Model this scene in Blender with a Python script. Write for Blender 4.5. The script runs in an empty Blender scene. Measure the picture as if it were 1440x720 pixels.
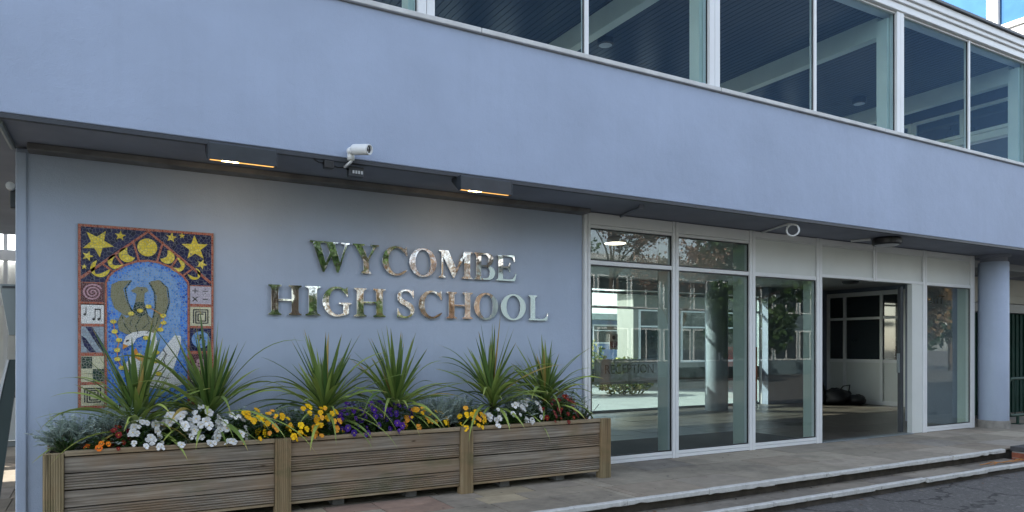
import bpy, bmesh, math, random
from mathutils import Vector, Matrix, Euler
R = math.radians; PI = math.pi
random.seed(7)
scene = bpy.context.scene
col = scene.collection

# ------------------------------------------------------------------ materials
def _nt(name):
    m = bpy.data.materials.new(name); m.use_nodes = True
    nt = m.node_tree; b = nt.nodes['Principled BSDF']
    return m, nt, b
def N(nt, t, **k):
    n = nt.nodes.new(t)
    for a, v in k.items(): setattr(n, a, v)
    return n
def coords(nt, scale=(1, 1, 1), rot=(0, 0, 0)):
    tc = N(nt, 'ShaderNodeTexCoord'); mp = N(nt, 'ShaderNodeMapping')
    mp.inputs['Scale'].default_value = scale; mp.inputs['Rotation'].default_value = rot
    nt.links.new(tc.outputs['Object'], mp.inputs['Vector']); return mp.outputs['Vector']
def noise(nt, vec, scale, detail=4, rough=.55):
    n = N(nt, 'ShaderNodeTexNoise'); n.inputs['Scale'].default_value = scale
    n.inputs['Detail'].default_value = detail; n.inputs['Roughness'].default_value = rough
    nt.links.new(vec, n.inputs['Vector']); return n.outputs['Fac']
def ramp(nt, fac, stops):
    r = N(nt, 'ShaderNodeValToRGB'); el = r.color_ramp.elements
    while len(el) > 1: el.remove(el[-1])
    el[0].position = stops[0][0]; el[0].color = (*stops[0][1], 1)
    for p, c in stops[1:]:
        e = el.new(p); e.color = (*c, 1)
    nt.links.new(fac, r.inputs['Fac']); return r.outputs['Color']
def mixc(nt, fac, a, b, mode='MIX'):
    m = N(nt, 'ShaderNodeMix', data_type='RGBA', blend_type=mode)
    for sock, v in ((m.inputs[0], fac), (m.inputs[6], a), (m.inputs[7], b)):
        if hasattr(v, 'is_linked'): nt.links.new(v, sock)
        elif isinstance(v, (int, float)): sock.default_value = v
        else: sock.default_value = (*v, 1)
    return m.outputs[2]
def bump(nt, b, h, strength=.3, dist=.01):
    n = N(nt, 'ShaderNodeBump'); n.inputs['Strength'].default_value = strength; n.inputs['Distance'].default_value = dist
    nt.links.new(h, n.inputs['Height']); nt.links.new(n.outputs['Normal'], b.inputs['Normal'])
def mat(name, c, rough=.6, metal=0, var=.12, vscale=3, bs=0, bscale=60, spec=.5, stretch=(1, 1, 1), random_obj=0):
    m, nt, b = _nt(name)
    v = coords(nt, stretch)
    f = noise(nt, v, vscale)
    c0 = tuple(max(0, x*(1-var)) for x in c); c1 = tuple(min(1, x*(1+var)) for x in c)
    cc = ramp(nt, f, [(.3, c0), (.7, c1)])
    if random_obj:
        oi = N(nt, 'ShaderNodeObjectInfo')
        hs = N(nt, 'ShaderNodeHueSaturation')
        mr = N(nt, 'ShaderNodeMapRange'); mr.inputs[3].default_value = 1-random_obj; mr.inputs[4].default_value = 1+random_obj
        nt.links.new(oi.outputs['Random'], mr.inputs[0]); nt.links.new(mr.outputs[0], hs.inputs['Value'])
        mh = N(nt, 'ShaderNodeMapRange'); mh.inputs[3].default_value = .5-random_obj*.05; mh.inputs[4].default_value = .5+random_obj*.05
        nt.links.new(oi.outputs['Random'], mh.inputs[0]); nt.links.new(mh.outputs[0], hs.inputs['Hue'])
        nt.links.new(cc, hs.inputs['Color']); cc = hs.outputs['Color']
    nt.links.new(cc, b.inputs['Base Color'])
    b.inputs['Roughness'].default_value = rough; b.inputs['Metallic'].default_value = metal
    b.inputs['Specular IOR Level'].default_value = spec
    if bs: bump(nt, b, noise(nt, v, bscale, 6, .6), bs, .01)
    return m
M = {}
def wall_paint(name, c):
    m, nt, b = _nt(name); v = coords(nt)
    big = noise(nt, v, .7, 5, .6)
    vs = coords(nt, (9, 9, .5)); streak = noise(nt, vs, 1.2, 5, .6)
    c1 = ramp(nt, big, [(.3, tuple(x*.89 for x in c)), (.7, tuple(x*1.06 for x in c))])
    c2 = mixc(nt, ramp(nt, streak, [(.50, (0, 0, 0)), (.78, (.16, .16, .16))]), c1, tuple(x*.8 for x in c))
    sp = noise(nt, v, 45, 2, .5)
    c3 = mixc(nt, ramp(nt, sp, [(.73, (0, 0, 0)), (.78, (.35, .35, .35))]), c2, tuple(x*.6 for x in c))
    nt.links.new(c3, b.inputs['Base Color']); b.inputs['Roughness'].default_value = .62
    b.inputs['Specular IOR Level'].default_value = .35
    a = N(nt, 'ShaderNodeMath', operation='ADD')
    nt.links.new(noise(nt, v, 6, 5, .55), a.inputs[0])
    s = N(nt, 'ShaderNodeMath', operation='MULTIPLY'); s.inputs[1].default_value = .35
    nt.links.new(noise(nt, v, 130, 4, .6), s.inputs[0]); nt.links.new(s.outputs[0], a.inputs[1])
    bump(nt, b, a.outputs[0], .5, .014)
    return m
M['render'] = wall_paint('lavender_render', (.375, .445, .565))
M['fascia'] = wall_paint('lavender_fascia', (.355, .425, .565))
M['white'] = mat('white_powdercoat', (.70, .72, .73), .35, var=.03)
M['panel'] = mat('offwhite_panel', (.60, .63, .61), .42, var=.03)
M['cill'] = mat('cill_metal', (.55, .56, .56), .5, var=.12, vscale=6)
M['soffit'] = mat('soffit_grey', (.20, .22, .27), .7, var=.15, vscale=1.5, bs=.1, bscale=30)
M['batten'] = mat('old_batten', (.15, .15, .15), .8, var=.3, vscale=5, bs=.4, bscale=25)
M['darktrim'] = mat('dark_trim', (.035, .04, .05), .5)
M['charcoal'] = mat('charcoal_metal', (.028, .034, .042), .42, var=.2, vscale=9)
M['black'] = mat('black_plastic', (.012, .012, .014), .4)
M['concrete'] = mat('concrete', (.24, .23, .21), .85, var=.25, vscale=7, bs=.5, bscale=30)
M['steel'] = mat('grey_steel', (.20, .23, .24), .4, .3, var=.08)
M['darkgreen'] = mat('dark_green_paint', (.004, .035, .022), .6, var=.25, vscale=4)
M['shutter'] = mat('green_shutter', (.006, .030, .022), .75, var=.2, vscale=3, spec=.15)
M['cream'] = mat('cream_panel', (.42, .41, .36), .6, var=.06)
M['brickred'] = mat('red_brick', (.25, .075, .04), .85, var=.35, vscale=12, bs=.6, bscale=40)
M['bluebrick'] = mat('blue_brick', (.045, .045, .05), .7, var=.3, vscale=12, bs=.5, bscale=40)
M['soil'] = mat('soil', (.018, .012, .008), .95, var=.4, vscale=20, bs=.9, bscale=50)
M['camwhite'] = mat('camera_shell', (.72, .74, .74), .35, var=.03)
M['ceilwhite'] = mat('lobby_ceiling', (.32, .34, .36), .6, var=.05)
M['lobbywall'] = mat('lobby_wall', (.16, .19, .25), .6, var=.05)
M['whitewall'] = mat('white_render_wall', (.74, .74, .70), .6, var=.05)
M['beam'] = mat('painted_beam', (.66, .70, .60), .5, var=.05)
M['bag'] = mat('black_bag', (.012, .013, .016), .55, var=.3, vscale=8, bs=.8, bscale=12)
M['matting'] = mat('entrance_mat', (.03, .032, .035), .9, var=.25, vscale=60, bs=.5, bscale=200)
M['red'] = mat('red_board', (.32, .015, .012), .45, var=.05)
M['orange_web'] = mat('orange_webbing', (.42, .17, .03), .6, var=.2, vscale=10)

def m_mirror():
    m, nt, b = _nt('mirror_steel'); v = coords(nt)
    b.inputs['Base Color'].default_value = (.60, .61, .62, 1); b.inputs['Metallic'].default_value = 1
    b.inputs['Roughness'].default_value = .035
    bump(nt, b, noise(nt, v, 9, 2, .5), .05, .01); return m
M['mirror'] = m_mirror()
def m_glass(name, tint, r0=.055, gain=1.0, gc=(1, 1, 1)):
    m = bpy.data.materials.new(name); m.use_nodes = True; nt = m.node_tree; nt.nodes.clear()
    o = N(nt, 'ShaderNodeOutputMaterial'); t = N(nt, 'ShaderNodeBsdfTransparent'); g = N(nt, 'ShaderNodeBsdfGlossy')
    t.inputs['Color'].default_value = (*tint, 1); g.inputs['Roughness'].default_value = 0.0; g.inputs['Color'].default_value = (*gc, 1)
    lw = N(nt, 'ShaderNodeLayerWeight'); p = N(nt, 'ShaderNodeMath', operation='POWER'); p.inputs[1].default_value = 5
    ma = N(nt, 'ShaderNodeMath', operation='MULTIPLY_ADD'); ma.inputs[1].default_value = (1-r0)*gain; ma.inputs[2].default_value = r0
    ma.use_clamp = True
    nt.links.new(lw.outputs['Facing'], p.inputs[0]); nt.links.new(p.outputs[0], ma.inputs[0])
    mx = N(nt, 'ShaderNodeMixShader'); nt.links.new(ma.outputs[0], mx.inputs[0])
    nt.links.new(t.outputs[0], mx.inputs[1]); nt.links.new(g.outputs[0], mx.inputs[2]); nt.links.new(mx.outputs[0], o.inputs[0])
    tc = N(nt, 'ShaderNodeTexCoord'); nz = N(nt, 'ShaderNodeTexNoise'); nz.inputs['Scale'].default_value = .9
    nz.inputs['Detail'].default_value = 1
    nt.links.new(tc.outputs['Object'], nz.inputs['Vector']); bp = N(nt, 'ShaderNodeBump')
    bp.inputs['Strength'].default_value = .012; bp.inputs['Distance'].default_value = .05
    nt.links.new(nz.outputs['Fac'], bp.inputs['Height']); nt.links.new(bp.outputs[0], g.inputs['Normal'])
    return m
M['glass'] = m_glass('door_glass', (.86, .915, .91), .042, .8)
M['glass_up'] = m_glass('upper_glass', (.82, .90, .92), .016, .34, (.20, .33, .52))
M['glass_dark'] = mat('dark_window_glass', (.02, .03, .035), .04, var=.1, spec=1.0)

def m_wood(name, along='X', c=((.10, .082, .062), (.23, .19, .145), (.34, .285, .215)), warm=.0):
    m, nt, b = _nt(name)
    st = {'X': (.6, 9, 22), 'Z': (22, 9, .6)}[along]
    v = coords(nt, st); g = noise(nt, v, 2.2, 8, .65)
    vb = coords(nt); big = noise(nt, vb, 2.3, 3)
    c1 = ramp(nt, g, [(.28, c[0]), (.5, c[1]), (.72, c[2])])
    c2 = mixc(nt, ramp(nt, big, [(.42, (0, 0, 0)), (.62, (.8, .8, .8))]), c1, (.27, .17, .09), 'MIX')
    c2 = mixc(nt, .55, c1, c2)
    # knots
    kv = coords(nt, (1.7, .01, 6) if along == 'X' else (6, .01, 1.7)); vo = N(nt, 'ShaderNodeTexVoronoi'); vo.inputs['Scale'].default_value = 1.9
    nt.links.new(kv, vo.inputs['Vector'])
    kn = ramp(nt, vo.outputs['Distance'], [(.03, (1, 1, 1)), (.10, (0, 0, 0))])
    c3 = mixc(nt, kn, c2, (.055, .035, .02))
    sv = coords(nt, (.5, 6, 30) if along == 'X' else (30, 6, .5)); sn = noise(nt, sv, 1.7, 3, .5)
    c3 = mixc(nt, ramp(nt, sn, [(.66, (0, 0, 0)), (.70, (.85, .85, .85))]), c3, (.03, .024, .018))
    vg = coords(nt, (1, 1, 2.2)); gr = noise(nt, vg, 2.6, 4)
    c4 = mixc(nt, ramp(nt, gr, [(.56, (0, 0, 0)), (.74, (.5, .5, .5))]), c3, (.10, .11, .05))
    nt.links.new(c4, b.inputs['Base Color']); b.inputs['Roughness'].default_value = .82; b.inputs['Specular IOR Level'].default_value = .2
    bump(nt, b, g, .5, .004); return m
M['plank'] = m_wood('weathered_plank', 'X', ((.065, .056, .046), (.21, .18, .145), (.40, .36, .30)))
M['post'] = m_wood('weathered_post', 'Z', ((.11, .09, .05), (.24, .19, .11), (.36, .29, .18)))
M['rim'] = m_wood('weathered_rim', 'X', ((.14, .11, .07), (.26, .21, .14), (.38, .31, .21)))

def m_attr(name, rough=.85, bs=.4, bscale=40, var=.25, vscale=7, dirt=(.05, .045, .035), spec=.3):
    m, nt, b = _nt(name); v = coords(nt); a = N(nt, 'ShaderNodeAttribute', attribute_name='Col')
    f = noise(nt, v, vscale, 6, .65)
    c = mixc(nt, 1.0, a.outputs['Color'], ramp(nt, f, [(.25, (1-var,)*3), (.75, (1+var*.4,)*3)]), 'MULTIPLY')
    d = noise(nt, v, .9, 6, .7)
    c = mixc(nt, ramp(nt, d, [(.5, (0, 0, 0)), (.7, (.55, .55, .55))]), c, dirt)
    vo = N(nt, 'ShaderNodeTexVoronoi'); vo.inputs['Scale'].default_value = 3.2; nt.links.new(v, vo.inputs['Vector'])
    c = mixc(nt, ramp(nt, vo.outputs['Distance'], [(.035, (.7, .7, .7)), (.06, (0, 0, 0))]), c, (.05, .047, .045))
    d2 = noise(nt, coords(nt, (1, 2.5, 1)), 2.4, 8, .75)
    c = mixc(nt, ramp(nt, d2, [(.58, (0, 0, 0)), (.74, (.4, .4, .4))]), c, (.42, .40, .36))
    nt.links.new(c, b.inputs['Base Color']); b.inputs['Roughness'].default_value = rough; b.inputs['Specular IOR Level'].default_value = spec
    if bs: bump(nt, b, noise(nt, v, bscale, 5, .6), bs, .004)
    return m
M['slabs'] = m_attr('paving_slabs', dirt=(.075, .065, .055))
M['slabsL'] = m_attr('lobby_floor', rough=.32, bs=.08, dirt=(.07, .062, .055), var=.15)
def m_nosing():
    m, nt, b = _nt('white_painted_nosing'); v = coords(nt)
    f = noise(nt, v, 14, 8, .7)
    c = ramp(nt, f, [(.30, (.12, .11, .10)), (.40, (.46, .46, .44)), (.7, (.60, .60, .58))])
    nt.links.new(c, b.inputs['Base Color']); b.inputs['Roughness'].default_value = .75
    bump(nt, b, noise(nt, v, 30, 6), .6, .008); return m
M['nosing'] = m_nosing()
M['riser'] = mat('grimy_riser', (.055, .047, .038), .9, var=.5, vscale=6, bs=.8, bscale=20)
def m_asphalt():
    m, nt, b = _nt('asphalt'); v = coords(nt)
    f = noise(nt, v, 75, 5, .85); g = noise(nt, v, .8, 6, .65)
    c = ramp(nt, f, [(.3, (.045, .043, .041)), (.62, (.125, .12, .115)), (.72, (.20, .195, .185))])
    c = mixc(nt, ramp(nt, g, [(.45, (0, 0, 0)), (.7, (.5, .5, .5))]), c, (.12, .112, .10))
    vo = N(nt, 'ShaderNodeTexVoronoi'); vo.inputs['Scale'].default_value = 38; nt.links.new(v, vo.inputs['Vector'])
    sp = N(nt, 'ShaderNodeSeparateColor'); nt.links.new(vo.outputs['Color'], sp.inputs[0])
    c = mixc(nt, ramp(nt, sp.outputs[0], [(.75, (0, 0, 0)), (.98, (.45, .45, .45))]), c, (.22, .21, .20))
    c = mixc(nt, ramp(nt, sp.outputs[1], [(.8, (0, 0, 0)), (.98, (.4, .4, .4))]), c, (.04, .04, .04))
    cr = N(nt, 'ShaderNodeTexVoronoi', feature='DISTANCE_TO_EDGE'); cr.inputs['Scale'].default_value = .55
    wv = N(nt, 'ShaderNodeVectorMath', operation='MULTIPLY_ADD'); nz = N(nt, 'ShaderNodeTexNoise'); nz.inputs['Scale'].default_value = 3; nz.inputs['Detail'].default_value = 5
    nt.links.new(v, nz.inputs['Vector']); nt.links.new(nz.outputs['Color'], wv.inputs[0]); wv.inputs[1].default_value = (.5, .5, .5); nt.links.new(v, wv.inputs[2]); nt.links.new(wv.outputs[0], cr.inputs['Vector'])
    c = mixc(nt, ramp(nt, cr.outputs['Distance'], [(.004, (.8, .8, .8)), (.012, (0, 0, 0))]), c, (.012, .012, .011))
    nt.links.new(c, b.inputs['Base Color']); b.inputs['Roughness'].default_value = .85
    bump(nt, b, f, .7, .006); return m
M['asphalt'] = m_asphalt()

def m_tile(name, cols, scale=46, grout=(.33, .32, .29), gw=.055, rough=.22):
    m, nt, b = _nt(name); v = coords(nt, (1, .001, 1))
    vo = N(nt, 'ShaderNodeTexVoronoi', feature='F1'); ve = N(nt, 'ShaderNodeTexVoronoi', feature='DISTANCE_TO_EDGE')
    for x in (vo, ve):
        x.inputs['Scale'].default_value = scale; x.inputs['Randomness'].default_value = .85; nt.links.new(v, x.inputs['Vector'])
    sp = N(nt, 'ShaderNodeSeparateColor'); nt.links.new(vo.outputs['Color'], sp.inputs[0])
    c = ramp(nt, sp.outputs[0], [(i/max(1, len(cols)-1), k) for i, k in enumerate(cols)])
    e = ramp(nt, ve.outputs['Distance'], [(gw*.6, (1, 1, 1)), (gw*1.4, (0, 0, 0))])
    nt.links.new(mixc(nt, e, c, grout), b.inputs['Base Color'])
    rr = ramp(nt, ve.outputs['Distance'], [(gw*.6, (.9,)*3), (gw*1.4, (rough,)*3)]); nt.links.new(rr, b.inputs['Roughness'])
    bump(nt, b, ramp(nt, ve.outputs['Distance'], [(0, (0, 0, 0)), (gw*2, (1, 1, 1))]), .4, .003)
    return m
T = dict(
 navy=m_tile('tile_navy', [(.006, .007, .035), (.012, .014, .07), (.02, .022, .09)], 34, (.12,.13,.16), .035),
 yellow=m_tile('tile_yellow', [(.66, .50, .03), (.80, .64, .06), (.84, .70, .14)], 50, (.30, .27, .12)),
 terra=m_tile('tile_terracotta', [(.24, .05, .03), (.42, .10, .06), (.46, .14, .09)], 60, (.34, .25, .20)),
 blue=m_tile('tile_blue', [(.02, .09, .42), (.05, .20, .68), (.12, .32, .75), (.03, .14, .6)], 46, (.25, .33, .40)),
 blue2=m_tile('tile_pale_blue', [(.12, .28, .62), (.20, .38, .70), (.05, .2, .55)], 60, (.30, .36, .40)),
 olive=m_tile('tile_olive', [(.17, .17, .09), (.24, .24, .14), (.20, .19, .10)], 70, (.26, .26, .20)),
 green=m_tile('tile_dark_green', [(.008, .03, .025), (.015, .05, .04), (.03, .05, .04)], 45, (.28, .28, .24)),
 white=m_tile('tile_white', [(.74, .75, .74), (.84, .84, .82), (.78, .80, .80)], 70, (.20, .22, .25), .045),
 orange=m_tile('tile_orange', [(.62, .20, .02), (.68, .28, .03)], 60, (.35, .25, .15)),
 black=m_tile('tile_black', [(.008, .009, .012), (.02, .02, .025)], 80, (.22, .22, .2)),
 cream=m_tile('tile_cream', [(.60, .57, .36), (.68, .66, .48)], 70, (.3, .3, .25)),
 pink=m_tile('tile_pink', [(.52, .28, .34), (.62, .40, .46)], 70, (.2, .12, .14)),
 grey=m_tile('tile_grey', [(.26, .33, .40), (.36, .43, .48)], 45, (.2, .2, .22)),
 maroon=m_tile('tile_maroon', [(.06, .012, .018), (.10, .02, .03)], 70, (.28, .2, .2)),
 lilac=m_tile('tile_lilac', [(.46, .42, .52), (.56, .52, .60)], 55, (.25, .25, .28)))

def m_leaf(name, c0, c1, tipc=None, rough=.45, trans=.18):
    m, nt, b = _nt(name); a = N(nt, 'ShaderNodeAttribute', attribute_name='Col')
    sp = N(nt, 'ShaderNodeSeparateColor'); nt.links.new(a.outputs['Color'], sp.inputs[0])
    c = mixc(nt, sp.outputs[0], c0, c1)
    if tipc: c = mixc(nt, sp.outputs[1], c, tipc)
    nt.links.new(c, b.inputs['Base Color']); b.inputs['Roughness'].default_value = rough
    b.inputs['Specular IOR Level'].default_value = .4
    if trans:
        o = nt.nodes['Material Output']; tr = N(nt, 'ShaderNodeBsdfTranslucent'); mx = N(nt, 'ShaderNodeMixShader')
        mx.inputs[0].default_value = trans; nt.links.new(c, tr.inputs[0]); nt.links.new(b.outputs[0], mx.inputs[1])
        nt.links.new(tr.outputs[0], mx.inputs[2]); nt.links.new(mx.outputs[0], o.inputs[0])
    return m
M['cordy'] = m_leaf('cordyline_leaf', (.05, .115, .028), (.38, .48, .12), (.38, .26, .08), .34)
M['silver'] = m_leaf('silver_leaf', (.26, .34, .30), (.60, .68, .64), None, .7)
M['pansyleaf'] = m_leaf('pansy_leaf', (.03, .07, .018), (.10, .19, .045), None, .55)
M['shrub'] = m_leaf('shrub_leaf', (.02, .06, .02), (.09, .17, .05), None, .5)
M['evergreen'] = m_leaf('evergreen_leaf', (.012, .035, .010), (.06, .12, .025), None, .6)
M['blossom'] = m_leaf('blossom', (.14, .065, .045), (.56, .38, .29), (.10, .05, .03), .6, .35)
M['hedge'] = m_leaf('hedge_leaf', (.03, .07, .012), (.16, .22, .04), (.45, .40, .12), .6)
M['bronze'] = m_leaf('bronze_leaf', (.05, .03, .015), (.24, .15, .06), None, .6)
M['bark'] = mat('bark', (.10, .075, .055), .9, var=.4, vscale=6, bs=.9, bscale=14)
def m_petal(name, c, rough=.55):
    m = mat(name, c, rough, var=.15, vscale=40, random_obj=.18, spec=.2); return m
M['p_white'] = m_petal('petal_white', (.70, .70, .69)); M['p_yellow'] = m_petal('petal_yellow', (.85, .50, .01))
M['p_orange'] = m_petal('petal_orange', (.72, .16, .008)); M['p_purple'] = m_petal('petal_purple', (.055, .014, .20))
M['p_red'] = m_petal('petal_dark_red', (.16, .006, .010)); M['p_blotch'] = mat('petal_blotch', (.05, .012, .015), .6)
M['p_eye'] = mat('petal_eye', (.75, .50, .02), .6); M['p_amber'] = mat('petal_amber', (.80, .34, .02), .6, random_obj=.15)
def m_emit(name, c, s):
    m, nt, b = _nt(name); b.inputs['Base Color'].default_value = (*c, 1)
    b.inputs['Emission Color'].default_value = (*c, 1); b.inputs['Emission Strength'].default_value = s; return m
M['lamp'] = m_emit('warm_lamp_glass', (1, .60, .16), 2.2)
M['lamp_in'] = mat('lamp_reflector', (.75, .62, .38), .35, .3)
M['disc'] = m_emit('ceiling_lamp_glass', (1, .86, .66), 2.0)
M['diffuser'] = mat('lamp_diffuser', (.52, .54, .56), .4)
M['lens'] = mat('camera_lens', (.008, .008, .012), .08, spec=.8)

# ------------------------------------------------------------------ mesh helpers
class MB:
    def __init__(s): s.v = []; s.f = []; s.mi = []; s.c = []; s.cur = 0; s.cc = None
    def add(s, vs, fs):
        b = len(s.v); s.v += [tuple(x) for x in vs]
        for f in fs: s.f.append([b+i for i in f]); s.mi.append(s.cur); s.c.append(s.cc)
        return s
    def box(s, x0, y0, z0, x1, y1, z1):
        x0, x1 = sorted((x0, x1)); y0, y1 = sorted((y0, y1)); z0, z1 = sorted((z0, z1))
        return s.add([(x0, y0, z0), (x1, y0, z0), (x1, y1, z0), (x0, y1, z0), (x0, y0, z1), (x1, y0, z1), (x1, y1, z1), (x0, y1, z1)],
              [(0, 3, 2, 1), (4, 5, 6, 7), (0, 1, 5, 4), (1, 2, 6, 5), (2, 3, 7, 6), (3, 0, 4, 7)])
    def tube(s, pts, r, n=10, cap=True):
        pts = [Vector(p) for p in pts]; k = len(pts)
        rs = r if isinstance(r, (list, tuple)) else [r]*k
        t0 = (pts[1]-pts[0]).normalized(); up = Vector((0, 0, 1)) if abs(t0.z) < .9 else Vector((1, 0, 0))
        a = t0.cross(up).normalized(); vs = []
        for i, p in enumerate(pts):
            t = (pts[min(i+1, k-1)]-pts[max(i-1, 0)]).normalized()
            a = (a-t*a.dot(t)).normalized(); b = t.cross(a)
            for j in range(n):
                th = 2*PI*j/n; vs.append(p+(a*math.cos(th)+b*math.sin(th))*rs[i])
        fs = [(i*n+j, i*n+(j+1) % n, (i+1)*n+(j+1) % n, (i+1)*n+j) for i in range(k-1) for j in range(n)]
        if cap: fs += [tuple(range(n))[::-1], tuple((k-1)*n+j for j in range(n))]
        return s.add(vs, fs)
    def lathe(s, prof, c=(0, 0, 0), n=32, axis=(0, 0, 1)):
        q = Vector((0, 0, 1)).rotation_difference(Vector(axis)); c = Vector(c); vs = []
        for r, z in prof:
            for j in range(n):
                th = 2*PI*j/n; vs.append(c+q @ Vector((r*math.cos(th), r*math.sin(th), z)))
        k = len(prof)
        return s.add(vs, [(i*n+j, i*n+(j+1) % n, (i+1)*n+(j+1) % n, (i+1)*n+j) for i in range(k-1) for j in range(n)])
    def prism(s, poly, ya, yb, ox=0, oz=0):      # poly in (x,z), extruded along Y (ya = front)
        n = len(poly)
        A = sum(poly[i][0]*poly[(i+1) % n][1]-poly[(i+1) % n][0]*poly[i][1] for i in range(n))
        if A < 0: poly = poly[::-1]
        vs = [(x+ox, ya, z+oz) for x, z in poly]+[(x+ox, yb, z+oz) for x, z in poly]
        return s.add(vs, [tuple(range(n)), tuple(range(2*n-1, n-1, -1))]+[((i+1) % n, i, n+i, n+(i+1) % n) for i in range(n)])
    def build(s, name, m, parent=None, bevel=0, smooth=False, segs=2):
        me = bpy.data.meshes.new(name); me.from_pydata(s.v, [], s.f)
        ms = m if isinstance(m, (list, tuple)) else [m]
        for x in ms: me.materials.append(x)
        for p, i in zip(me.polygons, s.mi): p.material_index = i; p.use_smooth = smooth
        if any(c is not None for c in s.c):
            ca = me.color_attributes.new('Col', 'FLOAT_COLOR', 'CORNER'); k = 0; buf = []
            for f, c in zip(s.f, s.c):
                if c is None: c = (.5, .5, .5)
                if isinstance(c, list): 
                    for q in c: buf += [*q, 1]
                else: buf += [*c, 1]*len(f)
            ca.data.foreach_set('color', buf)
        me.update()
        o = bpy.data.objects.new(name, me); col.objects.link(o)
        if parent:
            o.parent = parent; o.location = -W(parent)
        if bevel:
            b = o.modifiers.new('bevel', 'BEVEL'); b.width = bevel; b.segments = segs; b.limit_method = 'ANGLE'
        return o
def W(o):
    v = Vector((0, 0, 0))
    while o: v = v+o.location; o = o.parent
    return v
def tag(o, label, cat, group=None):
    o['label'] = label; o['category'] = cat
    if group: o['group'] = group
    return o
def thing(name, label, cat, loc=(0, 0, 0), group=None):
    e = bpy.data.objects.new(name, None); e.empty_display_size = .1; col.objects.link(e); e.location = loc
    return tag(e, label, cat, group)
def struct(mb, name, m, **k):
    o = mb.build(name, m, **k); o['kind'] = 'structure'; return o
def slab_sheet(mb, X0, X1, Y0, Y1, z, w, d, pal, gap=.009, th=.02, jitter=.15, seed=1, front=None):
    rnd = random.Random(seed); y = Y0; row = 0
    while y < Y1-.01:
        y2 = min(y+d, Y1); x = X0-(rnd.random()*w)
        while x < X1:
            x2 = x+w*rnd.choice([1, 1, .75, 1.3]); a, b = max(x, X0), min(x2, X1)
            if b-a > .03:
                c = rnd.choice(pal); k = 1+rnd.uniform(-jitter, jitter); mb.cc = tuple(q*k for q in c)
                dz = rnd.uniform(-.0015, .0015)
                mb.box(a+gap/2, y+gap/2, z-th, b-gap/2, y2-gap/2, z+dz)
            x = x2
        y = y2; row += 1
    mb.cc = None

# ------------------------------------------------------------------ ground, platform, steps
GY = 6.62; FY = 5.80; RZ = -.235
g = MB(); g.add([(-300, -300, RZ), (300, -300, RZ), (300, 300, RZ), (-300, 300, RZ)], [(0, 1, 2, 3)]); struct(g, 'road', M['asphalt'])
bed = MB(); bed.box(-9, 5.06, RZ-.1, 24, 11.85, -.022); struct(bed, 'platform_base', M['riser'])
sl = MB()
pal = [(.30, .265, .21), (.33, .29, .235), (.27, .24, .195), (.30, .265, .21), (.285, .26, .225), (.35, .31, .245), (.30, .255, .20)]
slab_sheet(sl, -9, 4.2, 5.02, 5.46, 0, .60, .44, pal, seed=3)
slab_sheet(sl, 4.2, 24, 5.02, 6.60, 0, .75, .53, pal, seed=5)
warm = [(.34, .235, .18), (.36, .30, .21), (.31, .225, .18), (.32, .28, .22), (.38, .32, .22)]
slab_sheet(sl, -9, 4.2, 5.46, 6.02, 0, .42, .28, warm+pal[:2], seed=9)
slab_sheet(sl, -9, 4.2, 6.02, 6.60, 0, .60, .29, pal, seed=4)
slab_sheet(sl, -9, -.56, 6.60, 11.8, 0, .60, .6, pal, seed=14)
slab_sheet(sl, 12.8, 24, 6.60, 7.7, 0, .60, .6, pal, seed=24)
struct(sl, 'pavement', M['slabs'])
st = MB(); pal2 = [(.23, .205, .175), (.27, .24, .195), (.21, .19, .16)]
slab_sheet(st, -9, 10.45, 4.74, 5.04, -.13, .9, .30, pal2, seed=8)
struct(st, 'step_tread', M['slabs'])
sb = MB(); sb.box(-9, 4.72, RZ-.1, 10.45, 5.055, -.152); struct(sb, 'step_base', M['riser'])
def nosing_row(y, z, x1, seed, depth=.055, h=.042):
    rnd = random.Random(seed); mb = MB(); x = -9
    while x < x1-.05:
        w = rnd.uniform(.5, 1.0); b = min(x+w, x1); off = rnd.uniform(-.012, .012); tilt = rnd.uniform(-.003, .003)
        n = max(2, int((b-x-.008)/.07)); prof = []
        dep = rnd.uniform(0, .01)
        for i in range(n+1):
            xx = x+.002+(b-x-.006)*i/n
            f = y+off+rnd.uniform(-.0015, .0015)+(rnd.uniform(.004, .014) if rnd.random() < .05 else 0)
            zt = z+.001+tilt+rnd.uniform(-.0015, .0015); zb = z-h-dep+(rnd.uniform(0, .014) if rnd.random() < .12 else 0)
            prof += [[(xx, f+.004, zb), (xx, f, zb+.006), (xx, f-.001, zt-.008), (xx, f+.007, zt), (xx, f+depth, zt), (xx, f+depth, zb)]]
        vs = [p for q in prof for p in q]; fs = []
        for i in range(n):
            for j in range(6):
                a, c = i*6+j, i*6+(j+1) % 6; fs.append((a, c, c+6, a+6))
        fs += [tuple(range(6))[::-1], tuple(n*6+j for j in range(6))]
        mb.add(vs, fs); x = b
    return mb
struct(nosing_row(4.965, .002, 10.36, 21), 'upper_step_edge', M['nosing'])
struct(nosing_row(4.675, -.128, 10.42, 33), 'lower_step_edge', M['nosing'])
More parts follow.
